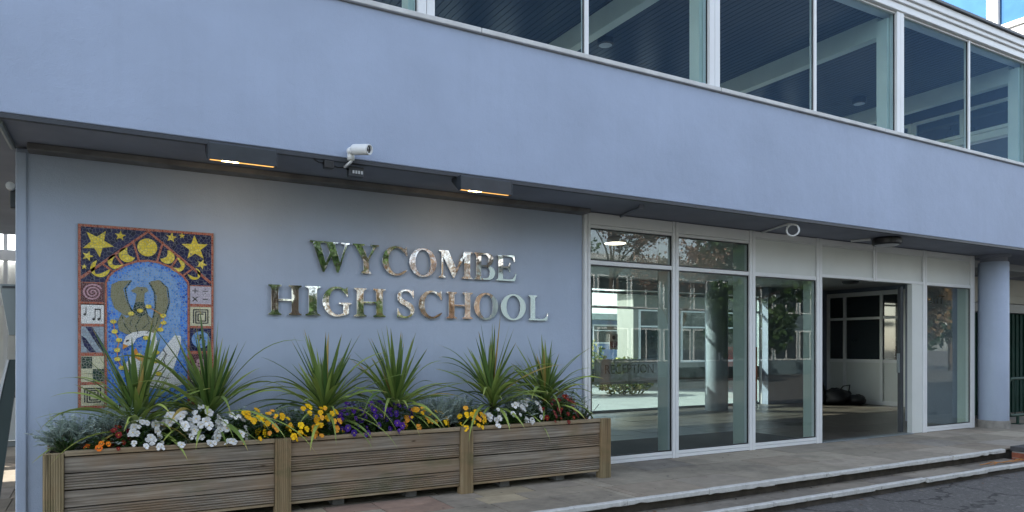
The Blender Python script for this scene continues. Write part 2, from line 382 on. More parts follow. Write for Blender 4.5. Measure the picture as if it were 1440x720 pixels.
# loose grit, dead leaves and petals lying on the steps and kerb line: one uncountable scatter
lt = MB(); rnd = random.Random(5)
for i in range(420):
    x = rnd.uniform(1.0, 10.3)
    if rnd.random() < .55: y, z = 5.0-abs(rnd.gauss(0, .035)), -.126
    elif rnd.random() < .6: y, z = 4.66-abs(rnd.gauss(0, .10)), RZ+.004
    else: y, z = rnd.uniform(5.1, 6.5), .004
    if z < 0 and z > -.2 and y > 4.99: y = 4.98
    s = rnd.uniform(.004, .013) if rnd.random() < .8 else rnd.uniform(.015, .03); a = rnd.uniform(0, 6.28)
    lt.cc = rnd.choice([(.20, .08, .025), (.10, .06, .03), (.26, .22, .15), (.05, .035, .02), (.3, .26, .2)])
    p = [(x+s*math.cos(a+k*PI/2)*(1 if k % 2 else .5), y+s*math.sin(a+k*PI/2)*(1 if k % 2 else .5), z+rnd.uniform(0, .004)) for k in range(4)]
    lt.add(p, [(0, 1, 2, 3)])
o = lt.build('leaf_litter', m_attr('litter', bs=0)); o['kind'] = 'stuff'; tag(o, 'dry leaf scraps and grit scattered on the steps', 'litter')
# brick kerb at the right end of the steps
bk = thing('brick_kerb', 'low red brick kerb with dark blue brick coping at the end of the steps', 'kerb', (10.42, 4.7, RZ))
w_ = MB(); c_ = MB(); x = 10.42
while x < 14.5:
    for r_ in range(3):
        xo = x-(.11 if r_ % 2 else 0); w_.box(max(10.42, xo)+.004, 4.72, RZ+r_*.075-.02, xo+.215, 4.93, RZ+r_*.075+.05)
    c_.box(x+.003, 4.70, -.018, x+.215-.003, 4.95, .042)
    x += .225
w_.build('brick_face', M['brickred'], bk, bevel=.004); c_.build('coping', M['bluebrick'], bk, bevel=.008)
mo = MB(); mo.box(10.425, 4.728, RZ-.05, 14.5, 4.925, -.022); mo.build('mortar', M['concrete'], bk)
# orange webbing strap lying on the lower step
tw = MB(); rnd = random.Random(12)
for k in range(4):
    p = Vector((9.50+rnd.uniform(-.1, .25), 4.84+rnd.uniform(-.06, .06), -.118)); pts = [p]; a = rnd.uniform(-.4, .4)
    for i in range(8):
        a += rnd.uniform(-.5, .5); p = p+Vector((math.cos(a)*.12, math.sin(a)*.035, 0)); q = p.copy(); q.z = -.118+abs(math.sin(i*1.3+k))*.022
        q.y = min(max(q.y, 4.76), 4.96); pts.append(q)
    tw.tube(pts, .004, 6)
tag(tw.build('frayed_strap', M['orange_web'], smooth=True), 'frayed orange strap lying tangled on the lower step by the brick kerb', 'strap')

# ------------------------------------------------------------------ the building
B = thing('school_building', 'lavender rendered school entrance block with glazed ground floor doors and upper window band', 'building', (0, GY, 0))
w = MB(); w.box(-.554, GY, -.05, 4.715, GY+.26, 2.87); w.box(-.554, GY-.022, -.05, -.482, GY-.0005, 2.84)
w.build('wall', M['render'], B, bevel=.012)
f = MB(); f.box(-9, FY, 2.905, 22, FY+.14, 4.188); f.build('fascia', M['fascia'], B, bevel=.008)
d = MB(); d.box(-9, FY+.004, 2.872, 22, FY+.05, 2.903); d.build('drip_trim', M['darktrim'], B)
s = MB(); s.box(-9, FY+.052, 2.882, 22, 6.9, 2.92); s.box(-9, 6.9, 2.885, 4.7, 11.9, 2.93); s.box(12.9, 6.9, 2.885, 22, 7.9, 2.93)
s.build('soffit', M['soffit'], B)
ba = MB(); ba.box(-.47, GY-.17, 2.832, 4.71, GY-.002, 2.88); ba.build('soffit_batten', M['batten'], B, bevel=.006)
sil = MB()
x = -9
while x < 22: sil.box(x, FY-.035, 4.192, x+2.994, FY+.20, 4.238); x += 3.0
sil.build('window_sill', M['cill'], B, bevel=.006)
# soffit struts
sk = MB(); sk.tube([(-.585, 5.90, 2.865), (-.57, 6.60, 2.865)], .022, 8); sk.build('strut', M['steel'], B)
sk = MB(); sk.tube([(5.07, 6.02, 2.862), (5.24, 6.61, 2.862)], .014, 8); sk.tube([(5.05, 6.0, 2.862), (5.08, 6.04, 2.862)], .03, 8); sk.build('strut', M['soffit'], B)
# column
cx, cy = 12.99, 6.42
c = MB(); c.lathe([(.0, .13), (.218, .13), (.222, .14), (.222, 2.76), (.215, 2.765), (0, 2.765)], (cx, cy, 0), 48); co = c.build('column', M['render'], B, smooth=True)
c = MB(); c.lathe([(.235, 0), (.235, .12), (.225, .132), (0, .133)], (cx, cy, 0), 48); c.build('column_base', M['concrete'], co, smooth=False)
c = MB(); c.lathe([(.195, 2.766), (.195, 2.84), (.25, 2.845), (.25, 2.881)], (cx, cy, 0), 36); c.build('column_head', M['soffit'], co, bevel=.01)

# --- entrance screen
def frame_strip(mb, x0, x1, z0, z1, y0=GY-.03, y1=GY+.05): mb.box(x0, y0, z0, x1, y1, z1)
es = MB(); Y0, Y1 = GY-.035, GY+.055
mull = [(4.722, 4.765), (4.772, 4.806), (6.03, 6.076), (6.082, 6.13), (7.36, 7.412), (7.418, 7.47), (8.70, 8.757), (8.763, 8.815)]
for a, b in mull: es.box(a, Y0, 0, b, Y1, 2.875)
for a, b in [(9.99, 10.028), (10.034, 10.07)]: es.box(a, Y0, 2.33, b, Y1, 2.875)
for a, b in [(11.255, 11.303), (11.309, 11.36), (12.63, 12.682), (12.688, 12.74)]: es.box(a, Y0, 0, b, Y1, 2.875)
eps = .002
def rails(a, b, segs):
    for z0, z1 in segs: es.box(a+eps, Y0+.006, z0, b-eps, Y1-.006, z1)
rails(4.806, 6.03, [(0.004, .042), (.046, .085), (2.285, 2.332), (2.70, 2.735), (2.738, 2.872)])
rails(6.13, 7.36, [(0.004, .042), (.046, .085), (2.285, 2.332), (2.70, 2.735), (2.738, 2.872)])
rails(7.47, 8.70, [(0.004, .042), (.046, .085), (2.285, 2.335), (2.775, 2.79), (2.793, 2.872)])
rails(8.815, 9.99, [(2.335, 2.375), (2.775, 2.79), (2.793, 2.872)])
rails(10.07, 11.255, [(2.335, 2.375), (2.775, 2.79), (2.793, 2.872)])
rails(11.36, 12.63, [(0.004, .042), (.046, .085), (2.33, 2.375), (2.775, 2.79), (2.793, 2.872)])
esc = es.build('entrance_screen', M['white'], B, bevel=.004)
msf = mat('sage_fin', (.46, .52, .47), .45, var=.04)
for x1, dp in ((6.125, .235), (7.465, .265), (8.81, .21), (12.735, .2), (11.355, .12)): MB().box(x1-.09, GY+.057, .005, x1, GY+dp, 2.73).build('mullion_fin', msf, esc, bevel=.003)
pn = MB()
for a, b, z0 in ((7.47, 8.70, 2.337), (8.815, 9.99, 2.377), (10.07, 11.255, 2.377), (11.36, 12.63, 2.377)): pn.box(a+.003, GY-.008, z0, b-.003, GY+.02, 2.773)
pn.build('infill_panel', M['panel'], esc)
panes = [(4.806, 6.03, .087, 2.283), (6.13, 7.36, .087, 2.283), (7.47, 8.70, .087, 2.283), (11.36, 12.63, .087, 2.328), (4.806, 6.03, 2.334, 2.698), (6.13, 7.36, 2.334, 2.698)]
for a, b, z0, z1 in panes:
    p = MB(); p.box(a+.008, GY+.005, z0+.006, b-.008, GY+.011, z1-.006); p.build('pane', M['glass'], esc); gk = MB()
    t_ = .012
    for q in ((a, z0, a+t_, z1), (b-t_, z0, b, z1), (a+t_, z0, b-t_, z0+t_), (a+t_, z1-t_, b-t_, z1)): gk.box(q[0], GY-.012, q[1], q[2], GY+.003, q[3])
    gk.build('gasket', M['black'], esc)
rv = MB(); rv.box(10.975, GY-.024, .004, 11.253, GY+.03, 2.333); rv.box(10.965, GY-.03, 0.004, 10.973, GY+.05, 2.333); rv.build('jamb_panel', M['panel'], esc, bevel=.003)
th = MB(); th.box(8.817, GY-.06, 0.001, 10.963, GY+.08, .014); th.build('threshold', M['steel'], esc, bevel=.003)
dl = MB(); dl.box(10.83, GY+.07, .02, 10.90, GY+.125, 2.29); dr = dl.build('door_leaf', M['charcoal'], B, bevel=.004)
hd = MB(); hd.box(10.795, GY+.08, .95, 10.826, GY+.115, 1.25); hd.build('handle', M['steel'], dr)
# notices in the first pane
bn = MB(); bn.box(8.80, 11.72, .66, 10.62, 11.735, 1.10)

# --- upper floor windows
WY = FY+.16
wides = [(-8.12, -7.96), (-4.60, -4.44), (-1.08, -.92), (2.44, 2.60), (5.965, 6.125), (9.485, 9.645), (13.0, 13.16), (16.5, 16.66)]
thins = [a+1.84 for a, _ in wides[:-1]]
for i, (a, b) in enumerate(wides[:-1]):
    a2 = wides[i+1][0]; t = thins[i]; fr = MB()
    fr.box(a, WY-.05, 4.24, a+.078, WY+.06, 5.96); fr.box(a+.082, WY-.05, 4.24, b, WY+.06, 5.96)
    fr.box(t-.024, WY-.03, 4.24, t+.024, WY+.04, 5.96)
    for c0, c1 in ((b+.002, t-.026), (t+.026, a2-.002)):
        fr.box(c0, WY-.02, 4.242, c1, WY+.03, 4.268); fr.box(c0, WY-.02, 5.935, c1, WY+.03, 5.958)
    wn = fr.build('window', M['white'], B, bevel=.004)
    for c0, c1 in ((b+.002, t-.026), (t+.026, a2-.002)):
        p = MB(); p.box(c0-.001, WY+.005, 4.262, c1+.001, WY+.011, 5.938); p.build('pane', M['glass_up'], wn)
    gk = MB()
    for c0, c1 in ((b+.002, t-.026), (t+.026, a2-.002)):
        gk.box(c0, WY-.012, 4.268, c1, WY+.002, 4.276); gk.box(c1-.008, WY-.012, 4.277, c1, WY+.002, 5.93)
    gk.build('gasket', M['black'], wn)
    pf = MB(); pf.box(a-.05, WY+.065, 4.24, a+.10, WY+.22, 5.90); pf.build('pilaster', M['beam'], wn)
ev = MB(); ev.box(-9, WY-.07, 5.963, 17.5, WY+.2, 6.06); ev.box(-9, WY-.10, 6.063, 17.5, WY+.2, 6.12); ev.box(-9, WY-.13, 6.122, 17.5, WY+.2, 6.225)
ev.build('eaves', M['white'], B, bevel=.008)
gt = MB(); gt.box(-9, WY-.17, 6.228, 17.5, WY+.25, 6.262); gt.build('roof_edge', M['charcoal'], B)
rf = MB(); rf.box(-9, WY+.22, 6.03, 17.5, 10.4, 6.20); rf.build('roof', M['concrete'], B)
fl = MB(); fl.box(-9, FY+.145, 3.95, 17.5, 10.4, 4.10); fl.build('upper_floor', M['cill'], B)  # unseen floor, given a pale finish to bounce light onto the beams
# slatted ceiling
cl = MB(); x = -9.0
while x < 13.85: cl.box(x, WY+.22, 5.985, x+.088, 10.3, 6.0); x += .10
cl.build('slatted_ceiling', mat('ceiling_slats', (.022, .036, .06), .35, var=.1), B)
cb = MB(); cb.box(-9, WY+.22, 6.004, 17.5, 10.3, 6.02); cb.build('ceiling_void', M['black'], B)
bw = MB(); bw.box(-9, 10.3, 4.1, 17.5, 10.4, 4.9); bw.box(-9, 10.3, 5.75, 17.5, 10.4, 6.0); [bw.box(x+.001, 10.31, 4.902, x+.55, 10.39, 5.748) for x in range(-9, 18, 1)]; bw.build('rear_wall', mat('upper_rear', (.03, .045, .065), .6), B)  # out of view; gaps added to let sunlight into the upper room
for a, b in wides[2:]:
    if a > 13.5: continue
    p = MB(); p.box(a-.02, WY+.225, 5.70, b-.03, 10.29, 5.98); p.build('ceiling_beam', M['beam'], B, bevel=.006)
# inner partition with high windows facing the room
pt = MB(); PX = 13.75
pt.box(PX, 6.25, 4.1, PX+.08, 10.29, 5.02); pt.box(PX, 6.25, 5.72, PX+.08, 10.29, 5.98)
pt.build('partition', mat('partition_dark', (.05, .06, .075), .5), B)
yy = 6.3
while yy < 10.2:
    fr = MB(); z0, z1 = 5.19, 5.70; y2 = min(yy+.95, 10.28)
    fr.box(PX-.05, yy, z0, PX+.02, yy+.07, z1); fr.box(PX-.05, y2-.07, z0, PX+.02, y2, z1)
    fr.box(PX-.05, yy+.071, z0, PX+.02, y2-.071, z0+.06); fr.box(PX-.05, yy+.071, z1-.06, PX+.02, y2-.071, z1)
    fr.box(PX-.07, yy, 5.05, PX+.02, y2, 5.17)
    pw = fr.build('clerestory_window', M['beam'], B, bevel=.004)
    p = MB(); p.box(PX-.01, yy+.071, z0+.061, PX-.004, y2-.071, z1-.061); p.build('pane', M['glass_dark'], pw)
    yy = y2+.03
for (x, y) in ((6.6, 8.67), (9.87, 8.7), (9.8, 7.35), (3.0, 8.6), (12.3, 8.4)):
    l = thing('ceiling_lamp', {6.6: 'round ceiling lamp seen through the second upper window pane from the left mullion', 9.87: 'round ceiling lamp low behind the third upper bay', 9.8: 'round ceiling lamp with tiny green indicator beside the long cream beam', 3.0: 'round ceiling lamp far left in the upper room', 12.3: 'round ceiling lamp behind the right upper bay below the last beam'}[x], 'lamp', (x, y, 5.97), 'round lamps on the upper ceiling')
    b_ = MB(); b_.lathe([(0, 5.975), (.13, 5.975), (.13, 5.90), (.10, 5.885)], (x, y, 0), 24); b_.build('housing', M['charcoal'], l, smooth=False)
    b_ = MB(); b_.lathe([(.099, 5.888), (.05, 5.872), (0, 5.87)], (x, y, 0), 24); b_.build('diffuser', M['diffuser'], l, smooth=True)
    if x == 9.8:
        b_ = MB(); b_.lathe([(0, 5.865), (.008, 5.868), (.008, 5.88)], (x-.05, y-.06, 0), 8); b_.build('indicator', m_emit('green_led', (.1, 1, .3), 2.5), l)

# --- lobby
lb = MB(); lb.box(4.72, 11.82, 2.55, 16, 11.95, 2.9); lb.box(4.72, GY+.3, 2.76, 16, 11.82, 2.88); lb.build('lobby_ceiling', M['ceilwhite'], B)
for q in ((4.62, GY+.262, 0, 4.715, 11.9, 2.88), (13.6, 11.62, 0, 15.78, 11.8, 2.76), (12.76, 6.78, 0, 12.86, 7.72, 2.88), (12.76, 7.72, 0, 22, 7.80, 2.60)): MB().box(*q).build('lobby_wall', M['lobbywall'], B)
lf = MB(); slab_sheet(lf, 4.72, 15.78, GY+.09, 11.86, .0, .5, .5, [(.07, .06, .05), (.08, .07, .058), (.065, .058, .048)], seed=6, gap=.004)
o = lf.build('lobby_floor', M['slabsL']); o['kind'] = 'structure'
mt = MB(); mt.box(4.9, 6.85, .003, 8.9, 8.15, .014); tag(mt.build('doormat', M['matting'], bevel=.003), 'wide black entrance mat inside the glazing', 'doormat')
# rear glazing
rg = MB()
for x in (4.75, 6.7, 8.62, 10.62, 12.45, 13.55): rg.box(x, 11.84, 0, x+.055, 11.90, 2.55)
for z in (.0, .58, 2.15, 2.46): 
    xs = [4.75, 6.7, 8.62, 10.62, 12.45, 13.55]
    for a, b in zip(xs[:-1], xs[1:]): rg.box(a+.057, 11.845, z, b-.002, 11.895, z+.05)
rgo = rg.build('rear_screen', M['steel'], B, bevel=.003)
for a, b in zip(xs[:-1], xs[1:]):
    p = MB(); p.box(a+.057, 11.865, .05, b-.002, 11.871, 2.54); p.build('pane', M['glass'], rgo)
    MB().box(a+.057, 11.84, .632, b-.002, 11.862, .90).build('kick_panel', M['shutter'], rgo)
ip = MB(); ip.box(8.075, 9.13, 0, 8.125, 9.18, 2.76); ip.box(7.2, 9.14, 2.40, 8.07, 9.17, 2.44); ip.build('inner_post', M['steel'], B)
# reception band with lettering
rb = thing('reception_sign', 'dark translucent band on the rear glass reading RECEPTION', 'sign', (9.7, 11.7, .62))
b_ = MB(); b_.box(8.70, 11.80, .64, 10.60, 11.806, 1.10); b_.build('band', mat('band_grey', (.33, .37, .45), .4), rb)
def text_mesh(name, txt, size, loc, rot, m, parent, width=None, mirror=False, thick=.002):
    cu = bpy.data.curves.new(name, 'FONT'); cu.body = txt; cu.size = size; cu.extrude = thick
    ob = bpy.data.objects.new(name+'_tmp', cu); col.objects.link(ob); bpy.context.view_layer.update()
    me = bpy.data.meshes.new_from_object(ob.evaluated_get(bpy.context.evaluated_depsgraph_get()))
    bpy.data.objects.remove(ob)
    xs_ = [v.co.x for v in me.vertices]; k = (width/(max(xs_)-min(xs_))) if width else 1; x0 = min(xs_)
    for v in me.vertices: v.co.x = (v.co.x-x0)*k
    mt_ = Matrix.Translation(loc) @ Euler(rot).to_matrix().to_4x4()
    if mirror: mt_ = mt_ @ Matrix.Translation((width or 1, 0, 0)) @ Matrix.Scale(-1, 4, (1, 0, 0))
    me.transform(mt_); me.name = name; me.materials.clear(); me.materials.append(m)
    o = bpy.data.objects.new(name, me); col.objects.link(o)
    if parent: o.parent = parent; o.location = -W(parent)
    return o
text_mesh('lettering', 'RECEPTION', .27, (8.97, 11.796, .80), (PI/2, 0, 0), mat('letter_navy', (.008, .012, .03), .5), rb, width=1.29)
# notice on rear glazing
nt_ = thing('door_notice', 'small white notice with a red panel and round emblem on the glass', 'notice', (9.15, 11.8, 1.3))
b_ = MB(); b_.box(9.09, 11.80, 1.30, 9.30, 11.805, 1.62); b_.build('sheet', mat('paper', (.55, .52, .50), .6), nt_)
b_ = MB(); b_.prism([(9.10, 1.465), (9.29, 1.465), (9.285, 1.40), (9.255, 1.35), (9.195, 1.32), (9.135, 1.35), (9.105, 1.40)], 11.797, 11.799); b_.build('shield', mat('shield_red', (.16, .02, .04), .6), nt_)
b_ = MB(); b_.lathe([(.0, 0), (.042, 0), (.042, .002)], (9.195, 11.797, 1.545), 20, (0, -1, 0)); b_.lathe([(.0, .003), (.018, .003)], (9.195, 11.797, 1.555), 12, (0, -1, 0)); b_.build('emblem', M['black'], nt_)
b_ = MB(); [b_.box(9.13+i*.008, 11.795, 1.44-i*.03, 9.26-i*.008, 11.7965, 1.45-i*.03) for i in range(3)]; b_.build('text_line', mat('paper2', (.5, .4, .4), .6), nt_)
# mirrored lettering on the right-hand pane
rt = thing('pane_lettering', 'faint pale mirrored lettering across the top of the far right pane', 'lettering', (11.4, GY+.3, 2.1))
text_mesh('lettering', 'The For', .20, (11.46, GY+.30, 2.08), (PI/2, 0, 0), mat('faint_letter', (.05, .06, .07), .6), rt, width=.98, mirror=True)
# lobby side wall: panelled
pw_ = MB(); SX = 15.78
for y in (11.55, 11.1, 10.15, 9.6): pw_.box(SX-.06, y, .06, SX, y+.07, 2.6)
for z0, z1 in ((0.0, .10), (.98, 1.06), (2.0, 2.06), (2.56, 2.66)): pw_.box(SX-.055, 8.45, z0, SX, 11.62, z1)
for y in (9.05, 8.45): pw_.box(SX-.06, y, .06, SX, y+.07, 2.6)
pwo = pw_.build('panelled_partition', M['white'], B, bevel=.003)
p = MB(); p.box(SX-.02, 8.45, .1, SX-.005, 11.6, .98); p.build('lower_panel', M['panel'], pwo)
p = MB(); p.box(SX-.02, 8.45, 1.06, SX-.012, 11.6, 2.56); p.build('pane', M['glass_dark'], pwo)
sw = MB(); sw.box(SX+.02, 8.40, 0, SX+.15, 11.9, 2.9); sw.build('side_wall', M['lobbywall'], B)
# ceiling lamps in lobby
for x, y, lit in ((5.83, 7.45, True), (13.9, 9.7, False)):
    l = thing('ceiling_lamp', 'lit round lamp on the lobby ceiling behind the top left pane' if lit else 'dark round lamp on the lobby ceiling above the open doorway', 'lamp', (x, y, 2.7))
    b_ = MB(); b_.lathe([(0, 2.758), (.17, 2.758), (.17, 2.72), (.14, 2.70)], (x, y, 0), 28); b_.build('housing', M['white'] if lit else M['charcoal'], l)
    b_ = MB(); b_.lathe([(.139, 2.70), (.07, 2.692), (0, 2.69)], (x, y, 0), 28); b_.build('diffuser', M['disc'] if lit else M['charcoal'], l)
# things inside the lobby
bg = thing('holdall_bag', 'black slumped holdall bag on the lobby floor by the panelled wall', 'bag', (15.0, 10.9, 0))
def blob(mb, c, r, seed, n=14, m_=10):
    rnd = random.Random(seed); ph = [rnd.uniform(0, 6) for _ in range(6)]; vs = []; fs = []
    for i in range(m_+1):
        th_ = PI*i/m_
        for j in range(n):
            a = 2*PI*j/n; k = 1+.12*math.sin(3*a+ph[0])*math.sin(th_)+.10*math.sin(5*th_+ph[1]+2*a)+.05*math.sin(9*a+ph[2]+4*th_)
            vs.append((c[0]+r[0]*k*math.sin(th_)*math.cos(a), c[1]+r[1]*k*math.sin(th_)*math.sin(a), max(c[2]+r[2]*k*math.cos(th_), .004)))
    for i in range(m_):
        for j in range(n): fs.append((i*n+j, (i+1)*n+j, (i+1)*n+(j+1) % n, i*n+(j+1) % n))
    mb.add(vs, fs)
b_ = MB(); blob(b_, (15.1, 10.9, .17), (.42, .30, .20), 3); blob(b_, (14.75, 11.15, .24), (.22, .22, .30), 4); blob(b_, (15.35, 10.55, .11), (.25, .2, .13), 8); b_.build('body', M['bag'], bg, smooth=True)
b_ = MB(); b_.tube([(14.95, 10.75, .30), (15.0, 10.65, .44), (15.2, 10.62, .46), (15.3, 10.72, .30)], .014, 6); b_.build('strap', M['black'], bg, smooth=True)
cc = MB(); cc.lathe([(.24, 0.0), (.24, 2.76)], (11.45, 11.15, 0), 36); tag(cc.build('lobby_column', mat('lobby_column_paint', (.17, .20, .23), .45), smooth=True), 'round grey column inside the lobby by the rear glass', 'column')
nb = thing('notice_board', 'narrow red free-standing board behind the third pane', 'board', (13.05, 11.5, 0))
b_ = MB(); b_.box(12.75, 11.5, .12, 13.1, 11.53, 1.35); b_.build('board', M['red'], nb, bevel=.004)
b_ = MB(); b_.box(12.78, 11.46, 0, 12.82, 11.57, .12); b_.build('leg', M['charcoal'], nb); b_ = MB(); b_.box(13.03, 11.46, 0, 13.07, 11.57, .12); b_.build('leg', M['charcoal'], nb)

# --- upper wing set back on the right
UW = thing('upper_wing', 'pale second storey block with tall white framed windows rising behind the roof', 'building', (16.2, 7, 6.2))
b_ = MB(); b_.box(16.0, 6.6, 5.9, 24, 16, 7.80); b_.box(16.0, 6.6, 9.9, 24, 16, 10.4); b_.box(16.3, 7.0, 7.8, 23.5, 16, 9.9); b_.build('wall', M['cill'], UW)
b_ = MB(); b_.box(15.8, 6.4, 10.4, 24.2, 16.2, 10.6); b_.build('roof', M['charcoal'], UW)
yy = 6.62
for i in range(7):
    fr = MB(); y2 = yy+1.28
    fr.box(15.95, yy, 7.82, 16.1, yy+.10, 9.88); fr.box(15.95, y2-.10, 7.82, 16.1, y2, 9.88); fr.box(15.95, yy+.102, 7.82, 16.1, y2-.102, 7.92); fr.box(15.95, yy+.102, 9.78, 16.1, y2-.102, 9.88)
    f_ = fr.build('window', M['white'], UW, bevel=.004)
    p = MB(); p.box(16.03, yy+.102, 7.922, 16.04, y2-.102, 9.778); p.build('pane', mat('blue_glass', (.035, .11, .24), .06, .7), f_)
    yy = y2+.02

# --- ground floor right of the column
gs = thing('roller_shutter', 'dark green corrugated shutter under the canopy at far right', 'shutter', (17, 8.2, 0))
b_ = MB(); x = 13.05
while x < 21: b_.box(x, 7.60, 0.02, x+.10, 7.66, 2.02); b_.box(x+.10, 7.625, 0.02, x+.16, 7.66, 2.02); x += .16
b_.build('curtain', M['shutter'], gs, bevel=.006)
b_ = MB(); b_.box(13.0, 7.55, 2.03, 21, 7.7, 2.22); b_.build('hood', M['charcoal'], gs, bevel=.01)
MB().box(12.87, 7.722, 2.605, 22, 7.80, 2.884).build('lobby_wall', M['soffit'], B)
cp = thing('vent_panel', 'cream panel with a small vent above the green shutter', 'panel', (17, 8.2, 2.2))
b_ = MB(); b_.box(13.0, 7.60, 2.23, 21, 7.7, 2.38); b_.box(13.0, 7.63, 2.383, 21, 7.7, 2.72); b_.build('board', M['cream'], cp, bevel=.004)
b_ = MB(); b_.box(15.5, 7.59, 2.44, 15.95, 7.627, 2.62); b_.build('vent', mat('vent_cream', (.30, .29, .25), .6), cp, bevel=.006)
bar = thing('pedestrian_barrier', 'dark green tubular barrier beside the lavender column', 'barrier', (13.7, 6.55, 0))
def rr_loop(x0, x1, z0, z1, y, r, n=6):
    pts = []
    for cx_, cz_, a0 in ((x1-r, z1-r, 0), (x0+r, z1-r, PI/2), (x0+r, z0+r, PI), (x1-r, z0+r, 1.5*PI)):
        for i in range(n+1): a = a0+PI/2*i/n; pts.append((cx_+r*math.cos(a), y, cz_+r*math.sin(a)))
    return pts+[pts[0], pts[1]]
b_ = MB(); b_.tube(rr_loop(13.62, 15.3, .16, .80, 6.5, .12), .028, 10, cap=False); b_.build('frame', M['darkgreen'], bar, smooth=True)
for i in range(5):
    b_ = MB(); x = 13.86+i*.30; b_.tube([(x, 6.5, .17), (x, 6.5, .79)], .009, 6); b_.build('bar', M['darkgreen'], bar, smooth=True)
for x in (13.95, 15.0):
    b_ = MB(); b_.tube([(x, 6.5, 0), (x, 6.5, .15)], .024, 8); b_.box(x-.07, 6.43, 0.002, x+.07, 6.57, .012); b_.build('leg', M['darkgreen'], bar)

# ------------------------------------------------------------------ fittings on the canopy
def wall_light(x0, x1, label):
    t = thing('canopy_floodlight', label, 'light', ((x0+x1)/2, FY-.05, 2.87), 'floodlights under the fascia edge')
    yA = FY-.075
    prof = [(yA, 2.745), (yA, 2.865), (yA+.012, 2.876), (yA+.20, 2.878), (yA+.20, 2.86), (yA+.016, 2.858), (yA+.012, 2.745)]
    vs = [(x, y, z) for x in (x0, x1) for y, z in prof]; n = len(prof); b_ = MB()
    b_.add(vs, [tuple(range(n)), tuple(range(2*n-1, n-1, -1))]+[((i+1) % n, i, n+i, n+(i+1) % n) for i in range(n)])
    for x in (x0-.008, x1): b_.prism([(0, 0)]*0 or [(x, 2.74), (x+.008, 2.74), (x+.008, 2.88), (x, 2.88)], yA-.004, yA+.004) if False else None
    for x in (x0-.007, x1+.001): # end cheeks, sloping back to the soffit
        ch = [(yA-.002, 2.742), (yA-.002, 2.872), (yA+.2, 2.876), (yA+.2, 2.85), (yA+.05, 2.742)]
        vv = [(xx, y, z) for xx in (x, x+.006) for y, z in ch]; b_.add(vv, [(4, 3, 2, 1, 0), (5, 6, 7, 8, 9)]+[(i, (i+1) % 5, 5+(i+1) % 5, 5+i) for i in range(5)])
    b_.build('housing', M['charcoal'], t, bevel=.002)
    r = MB(); r.add([(x0+.004, yA+.014, 2.752), (x1-.004, yA+.014, 2.752), (x1-.004, yA+.06, 2.752), (x0+.004, yA+.06, 2.752), (x0+.004, yA+.17, 2.85), (x1-.004, yA+.17, 2.85)], [(0, 3, 2, 1), (3, 4, 5, 2)])
    r.build('reflector', M['lamp_in'], t)
    g_ = MB(); g_.box(x0+.09, yA+.020, 2.7475, x0+.21, yA+.054, 2.7495); g_.build('bulb', m_emit('hot_bulb', (1, .74, .34), 7), t); l_ = MB(); l_.box(x0+.01, yA+.016, 2.750, x1-.01, yA+.06, 2.7515); l_.build('lens', m_emit('reflector_glow', (1, .50, .12), .42), t)  # added glowing strip stands in for lamplight on the gold reflector
    L = bpy.data.lights.new('floodlight_glow', 'AREA'); L.shape = 'RECTANGLE'; L.size = x1-x0-.06; L.size_y = .05; L.energy = .2; L.color = (1, .70, .38); L.spread = R(140)
    lo = bpy.data.objects.new('floodlight_glow', L); col.objects.link(lo); lo.location = ((x0+x1)/2, yA+.11, 2.742)
    lo.rotation_euler = Vector((0, .75, -.65)).to_track_quat('-Z', 'Y').to_euler()
    return t
wall_light(.705, 1.185, 'dark grey floodlight with a warm glow under the fascia, nearer the mosaic')
wall_light(2.775, 3.285, 'dark grey floodlight with a warm glow under the fascia, right of the security camera')

cam_t = thing('security_camera', 'white bullet security camera mounted at the fascia edge above the letters', 'camera', (1.86, FY-.06, 2.86))
A = Vector((1.80, 5.74, 2.965)); D = Vector((.50, -.80, -.12)).normalized()
b_ = MB(); b_.lathe([(0, -.005), (.036, -.005), (.042, .006), (.044, .03), (.044, .155), (.041, .17), (.034, .17), (.033, .150), (0, .150)], A, 28, D); b_.build('body', M['camwhite'], cam_t, smooth=True)
b_ = MB(); b_.lathe([(0, .153), (.032, .153)], A, 24, D); b_.lathe([(0, .158), (.016, .156), (.018, .152)], A, 16, D); b_.build('lens', M['lens'], cam_t)
b_ = MB(); b_.lathe([(0, -.04), (.024, -.036), (.034, -.015), (.03, .01), (0, .02)], A+Vector((-.01, .01, -.012)), 20, D); b_.lathe([(0, 0), (.03, 0), (.03, .045), (.024, .055), (0, .055)], (1.79, 5.775, 2.885), 20); b_.build('ball_mount', M['camwhite'], cam_t, smooth=True)
b_ = MB(); b_.tube([(1.80, 5.765, 2.90), (1.79, 5.78, 2.87), (1.76, 5.85, 2.84)], .012, 8); b_.build('bracket', M['camwhite'], cam_t, smooth=True)
jb = thing('junction_box', 'dark cable junction box hanging below the white camera', 'junction box', (1.85, 5.83, 2.8))
b_ = MB(); b_.box(1.80, 5.86, 2.775, 1.93, 5.92, 2.86); b_.build('box', M['charcoal'], jb, bevel=.006)
b_ = MB(); [b_.box(1.83+i*.024, 5.852, 2.80, 1.845+i*.024, 5.859, 2.825) for i in range(4)]; b_.build('terminal', M['diffuser'], jb)
sb_ = thing('sensor_box', 'small black sensor box under the fascia left of the camera', 'sensor', (1.62, 5.82, 2.83))
b_ = MB(); b_.box(1.58, 5.80, 2.805, 1.66, 5.86, 2.868); b_.build('box', M['black'], sb_, bevel=.006)
b_ = MB(); b_.tube([(1.66, 5.84, 2.84), (1.70, 5.85, 2.828), (1.75, 5.86, 2.838), (1.80, 5.88, 2.83)], .006, 6); b_.tube([(1.50, 5.83, 2.868), (1.54, 5.83, 2.85), (1.58, 5.83, 2.845)], .006, 6); b_.build('cable', M['black'], sb_, smooth=True)
